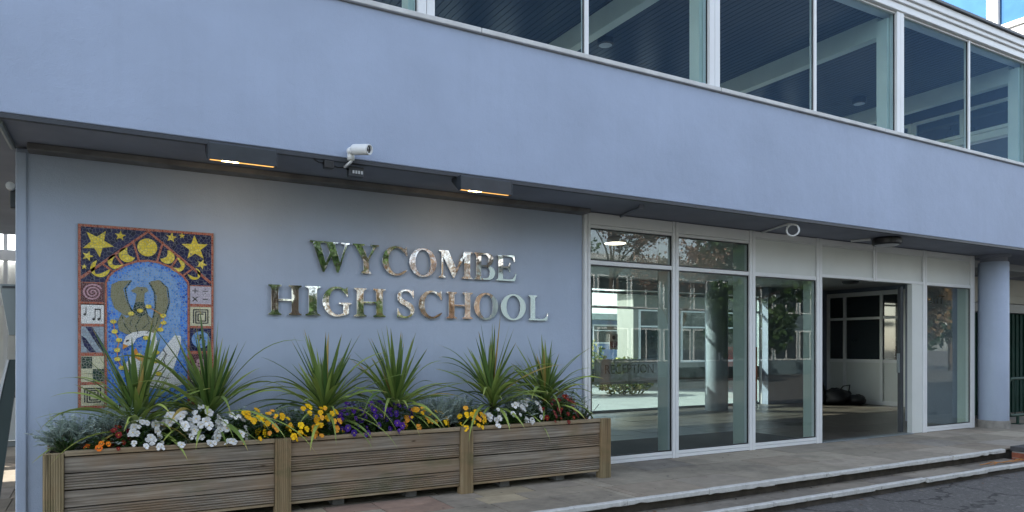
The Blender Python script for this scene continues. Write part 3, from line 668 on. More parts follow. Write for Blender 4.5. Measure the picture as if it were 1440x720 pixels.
rg_ = thing('hoop_bracket', 'white ring on a slim white arm under the fascia above the glazing', 'bracket', (7.4, 6.2, 2.86))
b_ = MB(); b_.tube([(7.60, 6.60, 2.866), (7.45, 6.25, 2.862), (7.33, 5.97, 2.858)], .013, 8); b_.tube([(7.33, 5.97, 2.858), (7.36, 5.93, 2.855)], .016, 8); b_.build('arm', M['camwhite'], rg_, smooth=True)
b_ = MB(); pts = []
for i in range(34): a = 2*PI*i/32; pts.append((7.38+.045*math.cos(a), 5.93-.055*math.cos(a), 2.785+.070*math.sin(a)))
b_.tube(pts, .012, 8, cap=False); b_.build('ring', M['camwhite'], rg_, smooth=True)
bl = thing('bulkhead_light', 'round black bulkhead light with pale lens under the canopy above the doors', 'light', (9.6, 6.13, 2.85))
b_ = MB(); b_.lathe([(0, 2.878), (.175, 2.878), (.19, 2.86), (.19, 2.80), (.175, 2.78), (.155, 2.78)], (9.58, 6.12, 0), 40); b_.build('housing', M['black'], bl, smooth=False)
b_ = MB(); b_.lathe([(.156, 2.781), (.12, 2.765), (.06, 2.757), (0, 2.755)], (9.58, 6.12, 0), 32); b_.build('diffuser', M['diffuser'], bl, smooth=True)
b_ = MB(); b_.tube([(9.40, 6.25, 2.865), (9.33, 6.5, 2.868)], .018, 8); b_.build('conduit', M['camwhite'], bl, smooth=True)
# fittings on the left end of the wall
e1 = thing('alarm_sensor', 'small cylindrical sensor on the left end of the sign wall', 'sensor', (-.6, 6.75, 2.5))
b_ = MB(); b_.box(-.60, 6.70, 2.42, -.556, 6.78, 2.60); b_.build('body', M['charcoal'], e1, bevel=.008); b_ = MB(); b_.lathe([(0, .05), (.03, .045), (.032, 0), (0, 0)], (-.59, 6.69, 2.58), 16, (0, -1, 0)); b_.build('lens', M['diffuser'], e1)
e2 = thing('wall_cabinet', 'grey metal cabinet fixed to the end of the sign wall', 'cabinet', (-.62, 6.8, 1.6))
b_ = MB(); b_.add([(-.556, 6.66, 1.83), (-.66, 6.66, 1.83), (-.60, 6.66, 1.44), (-.556, 6.66, 1.44), (-.556, 6.86, 1.83), (-.66, 6.86, 1.83), (-.60, 6.86, 1.44), (-.556, 6.86, 1.44)], [(0, 1, 2, 3), (7, 6, 5, 4), (0, 4, 5, 1), (1, 5, 6, 2), (2, 6, 7, 3), (3, 7, 4, 0)]); b_.build('body', M['steel'], e2, bevel=.004)
b_ = MB(); b_.box(-.64, 6.652, 1.80, -.56, 6.658, 1.815); b_.build('handle', M['charcoal'], e2)
e3 = thing('leaning_board', 'dark green board with a pale edge leaning against the wall end', 'board', (-.68, 6.95, 0))
b_ = MB(); q = [(-.86, 0.01), (-.70, 0.01), (-.555, 1.25), (-.62, 1.25)]; b_.prism(q, 6.93, 6.96); b_.build('panel', mat('board_green', (.03, .05, .05), .5), e3)
b_ = MB(); b_.prism([(-.885, .012), (-.862, .012), (-.622, 1.25), (-.64, 1.25)], 6.92, 6.965); b_.build('edge', M['cill'], e3)
b_ = MB(); b_.prism([(-.80, .36), (-.70, .38), (-.695, .40), (-.80, .385)], 6.925, 6.929); b_.build('tape', M['camwhite'], e3)

# ------------------------------------------------------------------ name sign: mirror-polished serif letters
SH = .05
def S_(l, r, T, o=.085):   # feet of a vertical stem, helper lists
    pass
def foot_r(x, o=.085): return [(x+o, 0), (x+o, SH*.8), (x+.035, SH+.012), (x+.008, SH+.05), (x, SH+.10)]
def foot_l(x, o=.085): return [(x, SH+.10), (x-.008, SH+.05), (x-.035, SH+.012), (x-o, SH*.8), (x-o, 0)]
def head_r(x, o=.085): return [(x, 1-z) if False else (q, 1-z) for q, z in foot_r(x, o)][::-1]
def head_l(x, o=.085): return [(q, 1-z) for q, z in foot_l(x, o)][::-1]
def arc(cx, cz, rx, rz, a0, a1, n=28): return [(cx+rx*math.cos(R(a0+(a1-a0)*i/n)), cz+rz*math.sin(R(a0+(a1-a0)*i/n))) for i in range(n+1)]
def G_I(): a, b = .085, .285; return [foot_r(b)+head_r(b)+head_l(a)+foot_l(a)]
def G_H():
    a, b, c, d = .085, .285, .665, .865; c0, c1 = .475, .535
    return [foot_r(b)+[(b, c0), (c, c0)]+foot_l(c)+foot_r(d)+head_r(d)+head_l(c)+[(c, c1), (b, c1)]+head_r(b)+head_l(a)+foot_l(a)]
def G_L(): a, b = .085, .285; return [[(a-.085, 0), (.83, 0), (.88, .30), (.84, .30), (.79, .17), (.70, .085), (.58, .06), (b, .06)]+head_r(b)+head_l(a)+foot_l(a)]
def G_E():
    a, b = .085, .285
    return [[(a-.085, 0), (.80, 0), (.86, .29), (.82, .29), (.77, .16), (.68, .08), (.56, .06), (b, .06), (b, .48), (.46, .48), (.52, .455), (.555, .34), (.595, .34), (.595, .69), (.555, .69), (.52, .575), (.46, .55), (b, .55), (b, .94), (.54, .94), (.65, .925), (.72, .86), (.76, .74), (.80, .74), (.775, 1)]+head_l(a, .085)[-4:] + [(a, .86)]+foot_l(a)]
def G_O(w=.98): return [arc(w/2, .5, w/2, .52, 0, 360, 56)[:-1], arc(w/2, .5, w/2-.215, .455, 0, 360, 56)[:-1][::-1]]
def G_C():
    o = arc(.5, .5, .5, .52, 52, 318, 44); i = arc(.53, .5, .31, .452, 300, 66, 40)
    return [[(.86, .68), (.90, .68), (.885, 1.0), (.85, 1.0), (.83, .955)]+o[1:]+[(.90, .19), (.875, .205)]+i[1:]+[(.72, .86), (.80, .79)]]
def G_G():
    o = arc(.5, .5, .5, .52, 54, 292, 40); i = arc(.53, .5, .31, .452, 285, 66, 38)
    return [[(.86, .68), (.90, .68), (.885, 1.0), (.85, 1.0), (.83, .955)]+o[1:]+[(.80, .03), (.93, .085), (.93, .38), (.945, .41), (1.02, .425), (1.02, .465), (.57, .465), (.57, .425), (.68, .41), (.73, .38), (.73, .10)]+i[1:]+[(.72, .86), (.80, .79)]]
def G_S():
    # broken spine: outer contour then inner
    P = [(.80, .70), (.84, .70), (.83, 1.0), (.795, 1.0), (.77, .955)]
    top = arc(.45, .735, .385, .285, 62, 215, 22); low = arc(.42, .29, .24, .21, 30, -90, 14)
    P = [(.80, .70), (.84, .70), (.83, 1.0), (.795, 1.0), (.765, .955), (.68, 1.0), (.56, 1.02), (.42, 1.02), (.28, .99), (.17, .92), (.105, .83), (.09, .74), (.11, .64), (.17, .56), (.27, .495), (.42, .43), (.56, .365), (.65, .30), (.685, .22), (.665, .13), (.60, .065), (.50, .035), (.38, .045), (.27, .095), (.18, .19), (.13, .32), (.09, .32), (.075, 0.0), (.11, 0.0), (.145, .05), (.24, .0), (.36, -.02), (.50, -.02), (.64, .01), (.76, .075), (.84, .17), (.865, .28), (.84, .39), (.77, .47), (.66, .535), (.50, .60), (.36, .665), (.28, .72), (.255, .79), (.275, .87), (.34, .935), (.44, .965), (.55, .955), (.66, .905), (.74, .82)]
    return [P]
def G_B():
    a, b = .085, .285
    out = [(a-.085, 0), (.58, 0)]+arc(.56, .265, .30, .265, -80, 78, 16)+[(.62, .525)]+arc(.54, .765, .26, .235, -70, 85, 16)+[(.55, 1)]+[(a-.085, 1), (a-.085, 1-SH*.8), (a-.035, 1-SH-.012), (a, .86)]+foot_l(a)
    h1 = [(b, .055), (.47, .055)]+arc(.47, .27, .175, .215, -80, 80, 14)+[(.47, .487), (b, .487)]
    h2 = [(b, .55), (.44, .55)]+arc(.44, .748, .15, .197, -80, 80, 14)+[(.44, .945), (b, .945)]
    return [out, h1[::-1], h2[::-1]]
def G_Y():
    a, b = .40, .60
    return [foot_r(b)[:-1]+[(b, SH+.1), (b, .46), (.83, .86), (.90, .945), (.99, .96), (.99, 1), (.66, 1), (.66, .96), (.75, .94), (.745, .87), (.56, .535), (.36, .90), (.355, .945), (.44, .96), (.44, 1), (0, 1), (0, .96), (.07, .945), (.13, .87), (a, .42)]+foot_l(a)]
def G_W():
    return [[(.30, -.02), (.345, -.02), (.535, .50), (.685, -.02), (.73, -.02), (.955, .86), (.975, .935), (1.04, .96), (1.04, 1), (.80, 1), (.80, .96), (.90, .94), (.905, .87), (.775, .33), (.64, .87), (.645, .94), (.72, .96), (.72, 1), (.33, 1), (.33, .96), (.40, .945), (.43, .87), (.50, .63), (.385, .30), (.245, .87), (.245, .94), (.32, .96), (.32, 1), (-.04, 1), (-.04, .96), (.025, .94), (.06, .87)]]
def G_M():
    return [foot_r(.14, .075)+[(.14, .78), (.47, 0), (.50, 0), (.835, .80)]+foot_l(.835, .07)+foot_r(1.035, .075)+head_r(1.035, .075)+[(.83, 1), (.57, .36), (.31, 1), (0.0, 1), (0.0, .96), (.055, .945), (.085, .90)]+foot_l(.085, .085)]
GL = dict(I=G_I, H=G_H, L=G_L, E=G_E, O=G_O, C=G_C, G=G_G, S=G_S, B=G_B, Y=G_Y, W=G_W, M=G_M)
rows = [(2.047, .275, [('W', 1.66, 2.032), ('Y', 2.061, 2.318), ('C', 2.352, 2.605), ('O', 2.628, 2.916), ('M', 2.942, 3.315), ('B', 3.335, 3.582), ('E', 3.595, 3.839)]),
        (1.638, .268, [('H', 1.296, 1.586), ('I', 1.621, 1.757), ('G', 1.777, 2.048), ('H', 2.073, 2.383), ('S', 2.5, 2.68), ('C', 2.726, 2.975), ('H', 3.026, 3.318), ('O', 3.336, 3.616), ('O', 3.649, 3.955), ('L', 3.99, 4.242)])]
sg = thing('name_sign', 'mirror polished serif letters reading WYCOMBE HIGH SCHOOL on the lavender wall', 'sign', (2.75, GY, 1.64))
for z0, hh, L_ in rows:
    for ch, x0, x1 in L_:
        loops = GL[ch](); xs_ = [p[0] for p in loops[0]]; a, b = min(xs_), max(xs_); k = (x1-x0)/(b-a)
        cu = bpy.data.curves.new('letter', 'CURVE'); cu.dimensions = '2D'; cu.fill_mode = 'BOTH'; cu.extrude = .0035; cu.bevel_depth = .0012; cu.bevel_resolution = 1
        for lp in loops:
            sp = cu.splines.new('POLY'); sp.points.add(len(lp)-1); sp.use_cyclic_u = True
            for q, (x, z) in zip(sp.points, lp): q.co = (x0+(x-a)*k, z*hh+z0, 0, 1)
        ob = bpy.data.objects.new('tmp', cu); col.objects.link(ob); bpy.context.view_layer.update()
        me = bpy.data.meshes.new_from_object(ob.evaluated_get(bpy.context.evaluated_depsgraph_get())); bpy.data.objects.remove(ob)
        me.transform(Matrix.Translation((0, GY-.026+random.uniform(-.001, .001), 0)) @ Matrix.Rotation(PI/2, 4, 'X'))
        # each letter sits very slightly out of true on its studs, so the reflections break from letter to letter
        cxm = (x0+x1)/2; T_ = Matrix.Translation((cxm, GY-.026, z0+hh/2))
        me.transform(T_ @ Euler((random.uniform(-.02, .02), 0, random.uniform(-.02, .02))).to_matrix().to_4x4() @ T_.inverted())
        me.name = 'letter'; me.materials.clear(); me.materials.append(M['mirror'])
        o = bpy.data.objects.new('letter', me); col.objects.link(o); o.parent = sg; o.location = -W(sg); o['label'] = 'mirror polished letter '+ch
        st_ = MB()
        for xx in (x0+(x1-x0)*.2, x1-(x1-x0)*.25):
            st_.tube([(xx, GY-.021, z0+hh*.5), (xx, GY-.001, z0+hh*.5)], .004, 6)

# ------------------------------------------------------------------ mosaic
mo_ = thing('mosaic_panel', 'arched tile mosaic of a phoenix and a swan under stars and moons, bordered in terracotta', 'mosaic', (.34, GY, 1.6))
OX, OZ = -.146, 2.32
def tiles(name, polys, key, level, label=None):
    mb = MB(); yb = GY-.018-.0015*level
    for p in polys: mb.prism([(u, -v) for u, v in p], yb-.0014, yb, OX, OZ)
    o = mb.build(name, T[key], mo_)
    if label: o['label'] = label
    return o
b_ = MB(); b_.box(OX-.004, GY-.0175, OZ-1.46, OX+.994, GY-.0005, OZ+.004); b_.build('backing_board', M['concrete'], mo_)
def rect(a, b, c, d): return [(a, b), (c, b), (c, d), (a, d)]
def strip(pts, w, closed=False):
    out = []
    for (x0, y0), (x1, y1) in zip(pts[:-1], pts[1:]):
        dx, dy = x1-x0, y1-y0; l = math.hypot(dx, dy); nx, ny = -dy/l*w/2, dx/l*w/2; ex, ey = dx/l*w*.15, dy/l*w*.15
        out.append([(x0+nx-ex, y0+ny-ey), (x1+nx+ex, y1+ny+ey), (x1-nx+ex, y1-ny+ey), (x0-nx-ex, y0-ny-ey)])
    return out
def ribbon(pts, w):   # one continuous polygon along a path
    L_, R_ = [], []; n = len(pts)
    for i, (x, y) in enumerate(pts):
        a = pts[max(0, i-1)]; b = pts[min(n-1, i+1)]; dx, dy = b[0]-a[0], b[1]-a[1]; l = math.hypot(dx, dy) or 1
        ww = w(i/(n-1)) if callable(w) else w
        L_.append((x-dy/l*ww/2, y+dx/l*ww/2)); R_.append((x+dy/l*ww/2, y-dx/l*ww/2))
    return L_+R_[::-1]
arch = [(.190, 1.45), (.190, .455), (.21, .405), (.245, .362), (.329, .305), (.41, .272), (.492, .262), (.57, .272), (.659, .306), (.749, .371), (.79, .425), (.795, .455), (.795, 1.45)]
tiles('sky_tiles', [rect(0.018, .018, .974, .455)], 'navy', 0)
tiles('arch_field', [arch], 'blue', 1)
tiles('arch_glow', [[(.30, .40), (.40, .33), (.50, .31), (.60, .33), (.70, .41), (.74, .60), (.72, .95), (.64, 1.25), (.5, .9), (.3, .7), (.26, .52)]], 'blue2', 2)
outer = [rect(0, 0, .99, .018), rect(0, .018, .018, 1.456), rect(.974, .018, .99, 1.456), rect(.018, 1.436, .974, 1.456)]
tiles('border', outer, 'terra', 1)
tiles('gable_band', [ribbon([(.018, .425), (.492, .022), (.972, .425)], .022)], 'terra', 3)
rad = [[(.38, .105), (.427, .27)], [(.602, .098), (.557, .268)], [(.245, .219), (.308, .306)], [(.727, .203), (.664, .306)], [(.158, .301), (.233, .358)], [(.836, .301), (.754, .37)]]
[tiles('ray_band', [ribbon(r_, .015)], 'terra', 2) for r_ in rad]
tiles('arch_band', [ribbon(arch[:], .016)], 'terra', 4)
def star(cx, cy, r, rot=0, k=.42): return [(cx+(r if i % 2 == 0 else r*k)*math.sin(rot+PI*i/5), cy-(r if i % 2 == 0 else r*k)*math.cos(rot+PI*i/5)) for i in range(10)]
for i, (cx_, cy_, r, a) in enumerate([(.134, .142, .115, -.75), (.291, .073, .042, .1), (.065, .25, .042, .3), (.041, .335, .024, 0), (.664, .059, .044, .15), (.745, .038, .025, 0), (.845, .135, .108, -.05), (.896, .268, .046, .4)]):
    tiles('star', [star(cx_, cy_, r, a)], 'yellow', 4)
def circ(cx_, cy_, r, n=28): return [(cx_+r*math.cos(2*PI*i/n), cy_+r*math.sin(2*PI*i/n)) for i in range(n)]
def crescent(cx_, cy_, r, d, a):   # bite taken from direction a
    o = [(r*math.cos(t), r*math.sin(t)) for t in [PI*.30+(PI*1.4)*i/20 for i in range(21)]]
    y0 = o[0]; inner = []
    for i in range(1, 16):
        t = 1-i/16; x = y0[0]; inner.append((x-d*r*math.sin(PI*t)*1.0, y0[1]*(2*t-1)*1.0))
    inner = [(y0[0]-d*r*math.sin(PI*i/16), -y0[1]+2*y0[1]*i/16) for i in range(1, 16)]
    P_ = o+inner; return [(cx_+x*math.cos(a)-y*math.sin(a), cy_+x*math.sin(a)+y*math.cos(a)) for x, y in P_]
for P_ in (circ(.486, .153, .073), crescent(.34, .223, .060, .45, -.6), crescent(.634, .223, .056, .45, -2.5), crescent(.262, .285, .060, 1.12, -.65), crescent(.708, .283, .060, 1.12, -2.55), crescent(.150, .345, .068, 1.35, -.95), crescent(.840, .352, .050, 1.3, -2.3)):
    tiles('moon', [P_], 'yellow', 3)
# border pictures
Lc, Rc = (.020, .176), (.808, .972)
def sq(c, v0, v1): return rect(c[0], v0, c[1], v1)
def sqspiral(cx_, cy_, h, n=3):
    pts = []; s = h
    x0, x1, y0, y1 = cx_-h, cx_+h, cy_-h, cy_+h; st__ = h/(n+.2)
    pts = [(x0, y1), (x0, y0), (x1, y0), (x1, y1), (x0+st__, y1), (x0+st__, y0+st__), (x1-st__, y0+st__), (x1-st__, y1-st__), (x0+2*st__, y1-st__), (x0+2*st__, y0+2*st__), (x1-2*st__, y0+2*st__)]
    return pts
[tiles('border_cell', [q]) if 0 else tiles('border_cell', [q], 'terra', 2) for q in [sq(Lc, .627, .634)]+[sq(Lc, a, b) for a, b in ((.455, .462), (.612, .634), (.785, .807), (1.014, 1.041), (1.247, 1.27))]+[sq(Rc, a, b) for a, b in ((.448, .456), (.606, .630), (.792, .811), (1.004, 1.028), (1.217, 1.241))]]
tiles('spiral_ground', [sq(Lc, .463, .611)], 'maroon', 2); tiles('music_ground', [sq(Lc, .635, .784)], 'white', 2); tiles('wave_ground', [sq(Lc, .808, 1.013)], 'grey', 2)
tiles('check_ground', [sq(Lc, 1.042, 1.246)], 'cream', 2); tiles('key_ground', [sq(Lc, 1.271, 1.435)], 'cream', 2)
sp_ = [(.098+.0038*t*math.cos(t), .537+.0036*t*math.sin(t)) for t in [1.0+i*.22 for i in range(80)]]
tiles('spiral', [ribbon(sp_, lambda t: .009+.004*t)], 'pink', 3)
tiles('music_note', [rect(.050, .655, .056, .71), circ(.045, .712, .010, 10), rect(.112, .672, .118, .745), rect(.148, .672, .154, .745), rect(.112, .665, .154, .676), circ(.106, .748, .011, 10), circ(.142, .748, .011, 10)], 'black', 3)
tiles('wave', [[(.05, .81), (.095, .81), (.175, .95), (.175, 1.012), (.14, .97)], [(.022, .88), (.05, .90), (.12, 1.01), (.08, 1.01), (.04, .96)]], 'navy', 3)
tiles('check', [rect(.022, 1.046, .095, 1.14), rect(.098, 1.145, .175, 1.244)], 'green', 3)
tiles('key_spiral', [q for q in strip(sqspiral(.098, 1.353, .054), .010)], 'black', 3)
tiles('sums_ground', [sq(Rc, .457, .605)], 'lilac', 2); tiles('maze_ground', [sq(Rc, .631, .791)], 'cream', 2); tiles('globe_ground', [sq(Rc, .812, 1.003)], 'navy', 2)
tiles('flower_ground', [sq(Rc, 1.029, 1.216)], 'maroon', 2); tiles('flag_ground', [sq(Rc, 1.242, 1.435)], 'black', 2)
tiles('sums', [rect(.825, .492, .867, .499), rect(.843, .473, .849, .491), rect(.843, .500, .849, .518), rect(.905, .492, .945, .499), rect(.921, .474, .928, .482), rect(.921, .509, .928, .517), rect(.905, .560, .945, .568)]+[ribbon([(.826, .545), (.865, .585)], .009)]+[ribbon([(.865, .545), (.849, .561)], .009), ribbon([(.842, .568), (.826, .585)], .009)], 'black', 3)
tiles('maze_spiral', strip(sqspiral(.890, .711, .056), .010), 'black', 3)
tiles('globe', [circ(.89, .907, .070)], 'blue2', 3); tiles('land', [[(.86, .87), (.89, .86), (.90, .89), (.88, .92), (.855, .90)], [(.90, .92), (.93, .91), (.925, .95), (.90, .96)]], 'green', 4)
tiles('flower_motif', [circ(.89+.034*math.cos(a), 1.122+.038*math.sin(a), .018, 12) for a in [i*PI/3 for i in range(6)]]+[circ(.89, 1.122, .015, 12)], 'pink', 3)
tiles('flag_motif', [[(.812, 1.25), (.97, 1.25), (.90, 1.34)], [(.83, 1.43), (.95, 1.43), (.89, 1.37)]], 'cream', 3)
# phoenix over lotus flames, swan, bead chain
wingL = [(.228, .468), (.281, .437), (.365, .428), (.312, .5), (.338, .607), (.386, .714), (.323, .715), (.249, .657), (.222, .563)]
wingR = [(.505, .431), (.571, .416), (.626, .475), (.642, .598), (.615, .709), (.566, .771), (.527, .748), (.549, .649), (.553, .551)]
tiles('phoenix_wing', [wingL], 'olive', 3); tiles('phoenix_wing', [wingR], 'olive', 3)
tiles('wing_edge', [ribbon([(.37, .43), (.325, .5), (.345, .607), (.39, .712)], .011), ribbon([(.50, .44), (.54, .52), (.545, .64), (.525, .745)], .011), ribbon([(.575, .42), (.635, .48), (.650, .6), (.62, .70)], .009)], 'green', 4)
bird = [(.365, .515), (.408, .479), (.479, .481), (.494, .51), (.466, .53), (.462, .603), (.494, .712), (.483, .797), (.365, .799), (.376, .678), (.397, .605), (.408, .537)]
tiles('phoenix_body', [bird[5:11]], 'green', 3); tiles('phoenix_head', [[bird[0]]+bird[1:5]+[bird[5], (.397, .603), bird[11]]], 'olive', 4); tiles('phoenix_eye', [circ(.445, .503, .008, 8)], 'black', 5)
tiles('lotus', [[(.27, .764), (.30, .70), (.335, .735), (.386, .69), (.43, .735), (.48, .695), (.52, .735), (.566, .70), (.585, .77), (.553, .845), (.483, .87), (.333, .866), (.281, .836)]], 'olive', 5)
tiles('lotus_vein', [ribbon(p, .007) for p in ([(.30, .71), (.325, .80), (.37, .86)], [(.386, .70), (.36, .78), (.375, .80)], [(.43, .74), (.40, .80), (.42, .86)], [(.48, .70), (.50, .77), (.45, .82)], [(.52, .74), (.53, .80), (.48, .86)], [(.566, .71), (.545, .83)])], 'green', 6)
tiles('swan_neck', [[(.312, .985), (.31, .943), (.329, .885), (.374, .853), (.443, .839), (.5, .839), (.547, .864), (.559, .923), (.547, .988), (.518, 1.027), (.477, 1.027), (.5, .975), (.514, .923), (.5, .884), (.454, .878), (.408, .898), (.385, .943), (.351, .962)]], 'white', 6)
tiles('swan_body', [[(.363, 1.052), (.397, 1.039), (.477, 1.091), (.523, 1.092), (.582, 1.027), (.629, .949), (.689, .872), (.737, .876), (.737, .949), (.701, 1.081), (.677, 1.159), (.725, 1.226), (.773, 1.28), (.677, 1.304), (.559, 1.314), (.443, 1.298), (.351, 1.218), (.323, 1.115)]], 'white', 5)
tiles('wing_line', [ribbon([(.60, .985), (.625, 1.03), (.605, 1.08), (.62, 1.12), (.59, 1.16), (.545, 1.18)], .007)], 'black', 7); tiles('wing_line', [ribbon([(.50, 1.20), (.58, 1.21), (.65, 1.235)], .006)], 'black', 7); tiles('swan_eye', [ribbon([(.33, .925), (.352, .915)], .012)], 'black', 7)
tiles('swan_beak', [[(.306, .990), (.312, .945), (.351, .960)]], 'orange', 7)
tiles('flame_collar', [[(.368, 1.033), (.402, .975), (.425, 1.026), (.477, 1.046), (.535, 1.007), (.576, 1.014), (.535, 1.053), (.489, 1.092), (.431, 1.085)]], 'orange', 8)
chain = [(.433, .673), (.368, .699), (.242, .765), (.251, .845), (.282, .914), (.269, .994), (.271, 1.068), (.301, 1.137), (.374, 1.173)]
tiles('bead_chain', [ribbon(chain[2:], .006), ribbon([(.494, .638), (.603, .711), (.606, .769), (.582, .826), (.53, .85)], .006)], 'orange', 7)
for (x, y) in chain+[(.494, .638), (.603, .711), (.606, .769), (.582, .826), (.475, .895), (.425, 1.037), (.553, 1.014), (.547, 1.087), (.506, 1.144), (.57, 1.19)]:
    tiles('bead', [[(x+.023*math.cos(2*PI*i/14), y+.017*math.sin(2*PI*i/14)) for i in range(14)]], 'yellow', 9)

# ------------------------------------------------------------------ planter
PY = 5.95; PB = 6.52
pl_ = thing('timber_planter', 'long weathered timber planter box of three ribbed bays in front of the sign wall', 'planter', (2.12, 6.2, 0))
def ribprof(z0, z1, y, n=6, d=.011):
    pr = []; h = (z1-z0-.006)/n
    for i in range(n):
        a = z0+.003+i*h; pr += [(y+d, a), (y, a+h*.30), (y, a+h*.68), (y+d, a+h*.94)]
    return pr
def board(mb, x0, x1, z0, z1, y, ribbed, rnd):
    y += rnd.uniform(-.002, .002)
    if not ribbed: mb.box(x0, y, z0+.0045, x1, y+.028, z1-.0045); return
    pr = ribprof(z0, z1, y)+[(y+.028, z1-.003), (y+.028, z0+.003)]; n = len(pr)
    vs = [(x, a, b) for x in (x0, x1) for a, b in pr]
    mb.add(vs, [tuple(range(n)), tuple(range(2*n-1, n-1, -1))]+[((i+1) % n, i, n+i, n+(i+1) % n) for i in range(n)])
posts = [(-.343, -.217), (1.223, 1.347), (2.872, 2.998), (4.468, 4.590)]
def post_poly(x0, x1, y0, y1, n=8, d=.006):
    w = (x1-x0-.006); pts = []
    for i in range(n): a = x0+.003+w*i/n; pts += [(a, y0+d), (a+w/n*.22, y0), (a+w/n*.74, y0), (a+w/n*.96, y0+d)]
    return pts+[(x1, y0+.006), (x1, y1), (x0, y1), (x0, y0+.006)]
for i, (a, b) in enumerate(posts):
    for yf, yb in ((PY-.018, PY+.075), (PB-.06, PB)):
        pp = post_poly(a, b, yf, yb); n = len(pp); top = .612 if i else .60; mb = MB()
        mb.add([(x, y, .0) for x, y in pp]+[(x, y, top) for x, y in pp], [tuple(range(n))[::-1], tuple(range(n, 2*n))]+[(k, (k+1) % n, n+(k+1) % n, n+k) for k in range(n)])
        mb.build('post', M['post'], pl_)
rnd = random.Random(4)
for i in range(3):
    x0, x1 = posts[i][1]+.003, posts[i+1][0]-.003; mb = MB(); z = .092
    for k in range(4): board(mb, x0, x1, z, z+.12, PY+.012, k % 2 == 0, rnd); z += .121
    mb.build('side_panel', M['plank'], pl_, bevel=.002)
    mb = MB(); mb.box(x0, PY-.004, .579, x1, PY+.062, .612); mb.box(x0, PY+.02, .068, x1, PY+.05, .090); mb.build('top_rim', M['rim'], pl_, bevel=.004)
    mb = MB(); mb.box(x0, PB-.03, .10, x1, PB-.002, .60); mb.build('back_panel', M['plank'], pl_)
    for fx in (.28, .72): MB().box(x0+(x1-x0)*fx-.05, PY+.13, .0, x0+(x1-x0)*fx+.05, PB-.05, .09).build('bearer', M['batten'], pl_)
for x in (posts[0][0], posts[3][1]-.028):
    mb = MB(); z = .092
    for k in range(4): mb.box(x+.002, PY+.078, z, x+.026, PB-.062, z+.118); z += .121
    mb.build('end_panel', M['plank'], pl_)
mb = MB(); x = posts[0][0]+.03; nx, ny = 160, 16; vs = []
for i in range(nx+1):
    for j in range(ny+1):
        X_ = x+(4.56-x)*i/nx; Y_ = PY+.065+(PB-.04-PY-.065)*j/ny; vs.append((X_, Y_, .572+.012*math.sin(X_*23+Y_*31)+.01*math.sin(X_*57-Y_*71)+rnd.uniform(-.006, .006)))
mb.add(vs, [(i*(ny+1)+j, (i+1)*(ny+1)+j, (i+1)*(ny+1)+j+1, i*(ny+1)+j+1) for i in range(nx) for j in range(ny)])
mb.box(x, PY+.065, .11, 4.56, PB-.04, .55); mb.build('soil', M['soil'], pl_)

# ------------------------------------------------------------------ cordylines
def strap_leaf(mb, base, az, el, L, w, droop, rnd, tone, twist=0):
    n = 12; p = Vector(base); d = Vector((math.cos(az)*math.cos(el), math.sin(az)*math.cos(el), math.sin(el))); vs = []; cs = []
    side0 = Vector((-math.sin(az), math.cos(az), 0)); seg = L/n
    for i in range(n+1):
        t = i/n
        wd = w*(.62+.38*min(1, t*3.2))*(1-max(0, (t-.45)/.55)**1.5) if t < 1 else 0.0005
        side = (side0-d*side0.dot(d)).normalized(); up = side.cross(d).normalized()
        if up.z < 0 and abs(el) < 1.4: up = -up
        tw = twist*t; s2 = side*math.cos(tw)+up*math.sin(tw); u2 = up*math.cos(tw)-side*math.sin(tw)
        vs += [p-s2*wd/2+u2*wd*.16, p-u2*wd*.05, p+s2*wd/2+u2*wd*.16]
        p = p+d*seg; d = (d+Vector((0, 0, -droop*seg*(.35+1.6*t)))).normalized()
    fs = []; b = len(mb.v)
    for i in range(n):
        for k in (0, 1): fs.append((i*3+k, i*3+k+1, (i+1)*3+k+1, (i+1)*3+k))
    mb.add(vs, [])
    for q, f in enumerate(fs):
        t = (q//2)/n; tip = max(0, (t-.82)/.12)*rnd.choice([0, .6, 1]) if t > .82 else 0
        mb.f.append([b+i for i in f]); mb.mi.append(0); mb.c.append((min(1, tone*(.8+.4*t)), max(tip, .9 if tone > 2 else 0), 0))
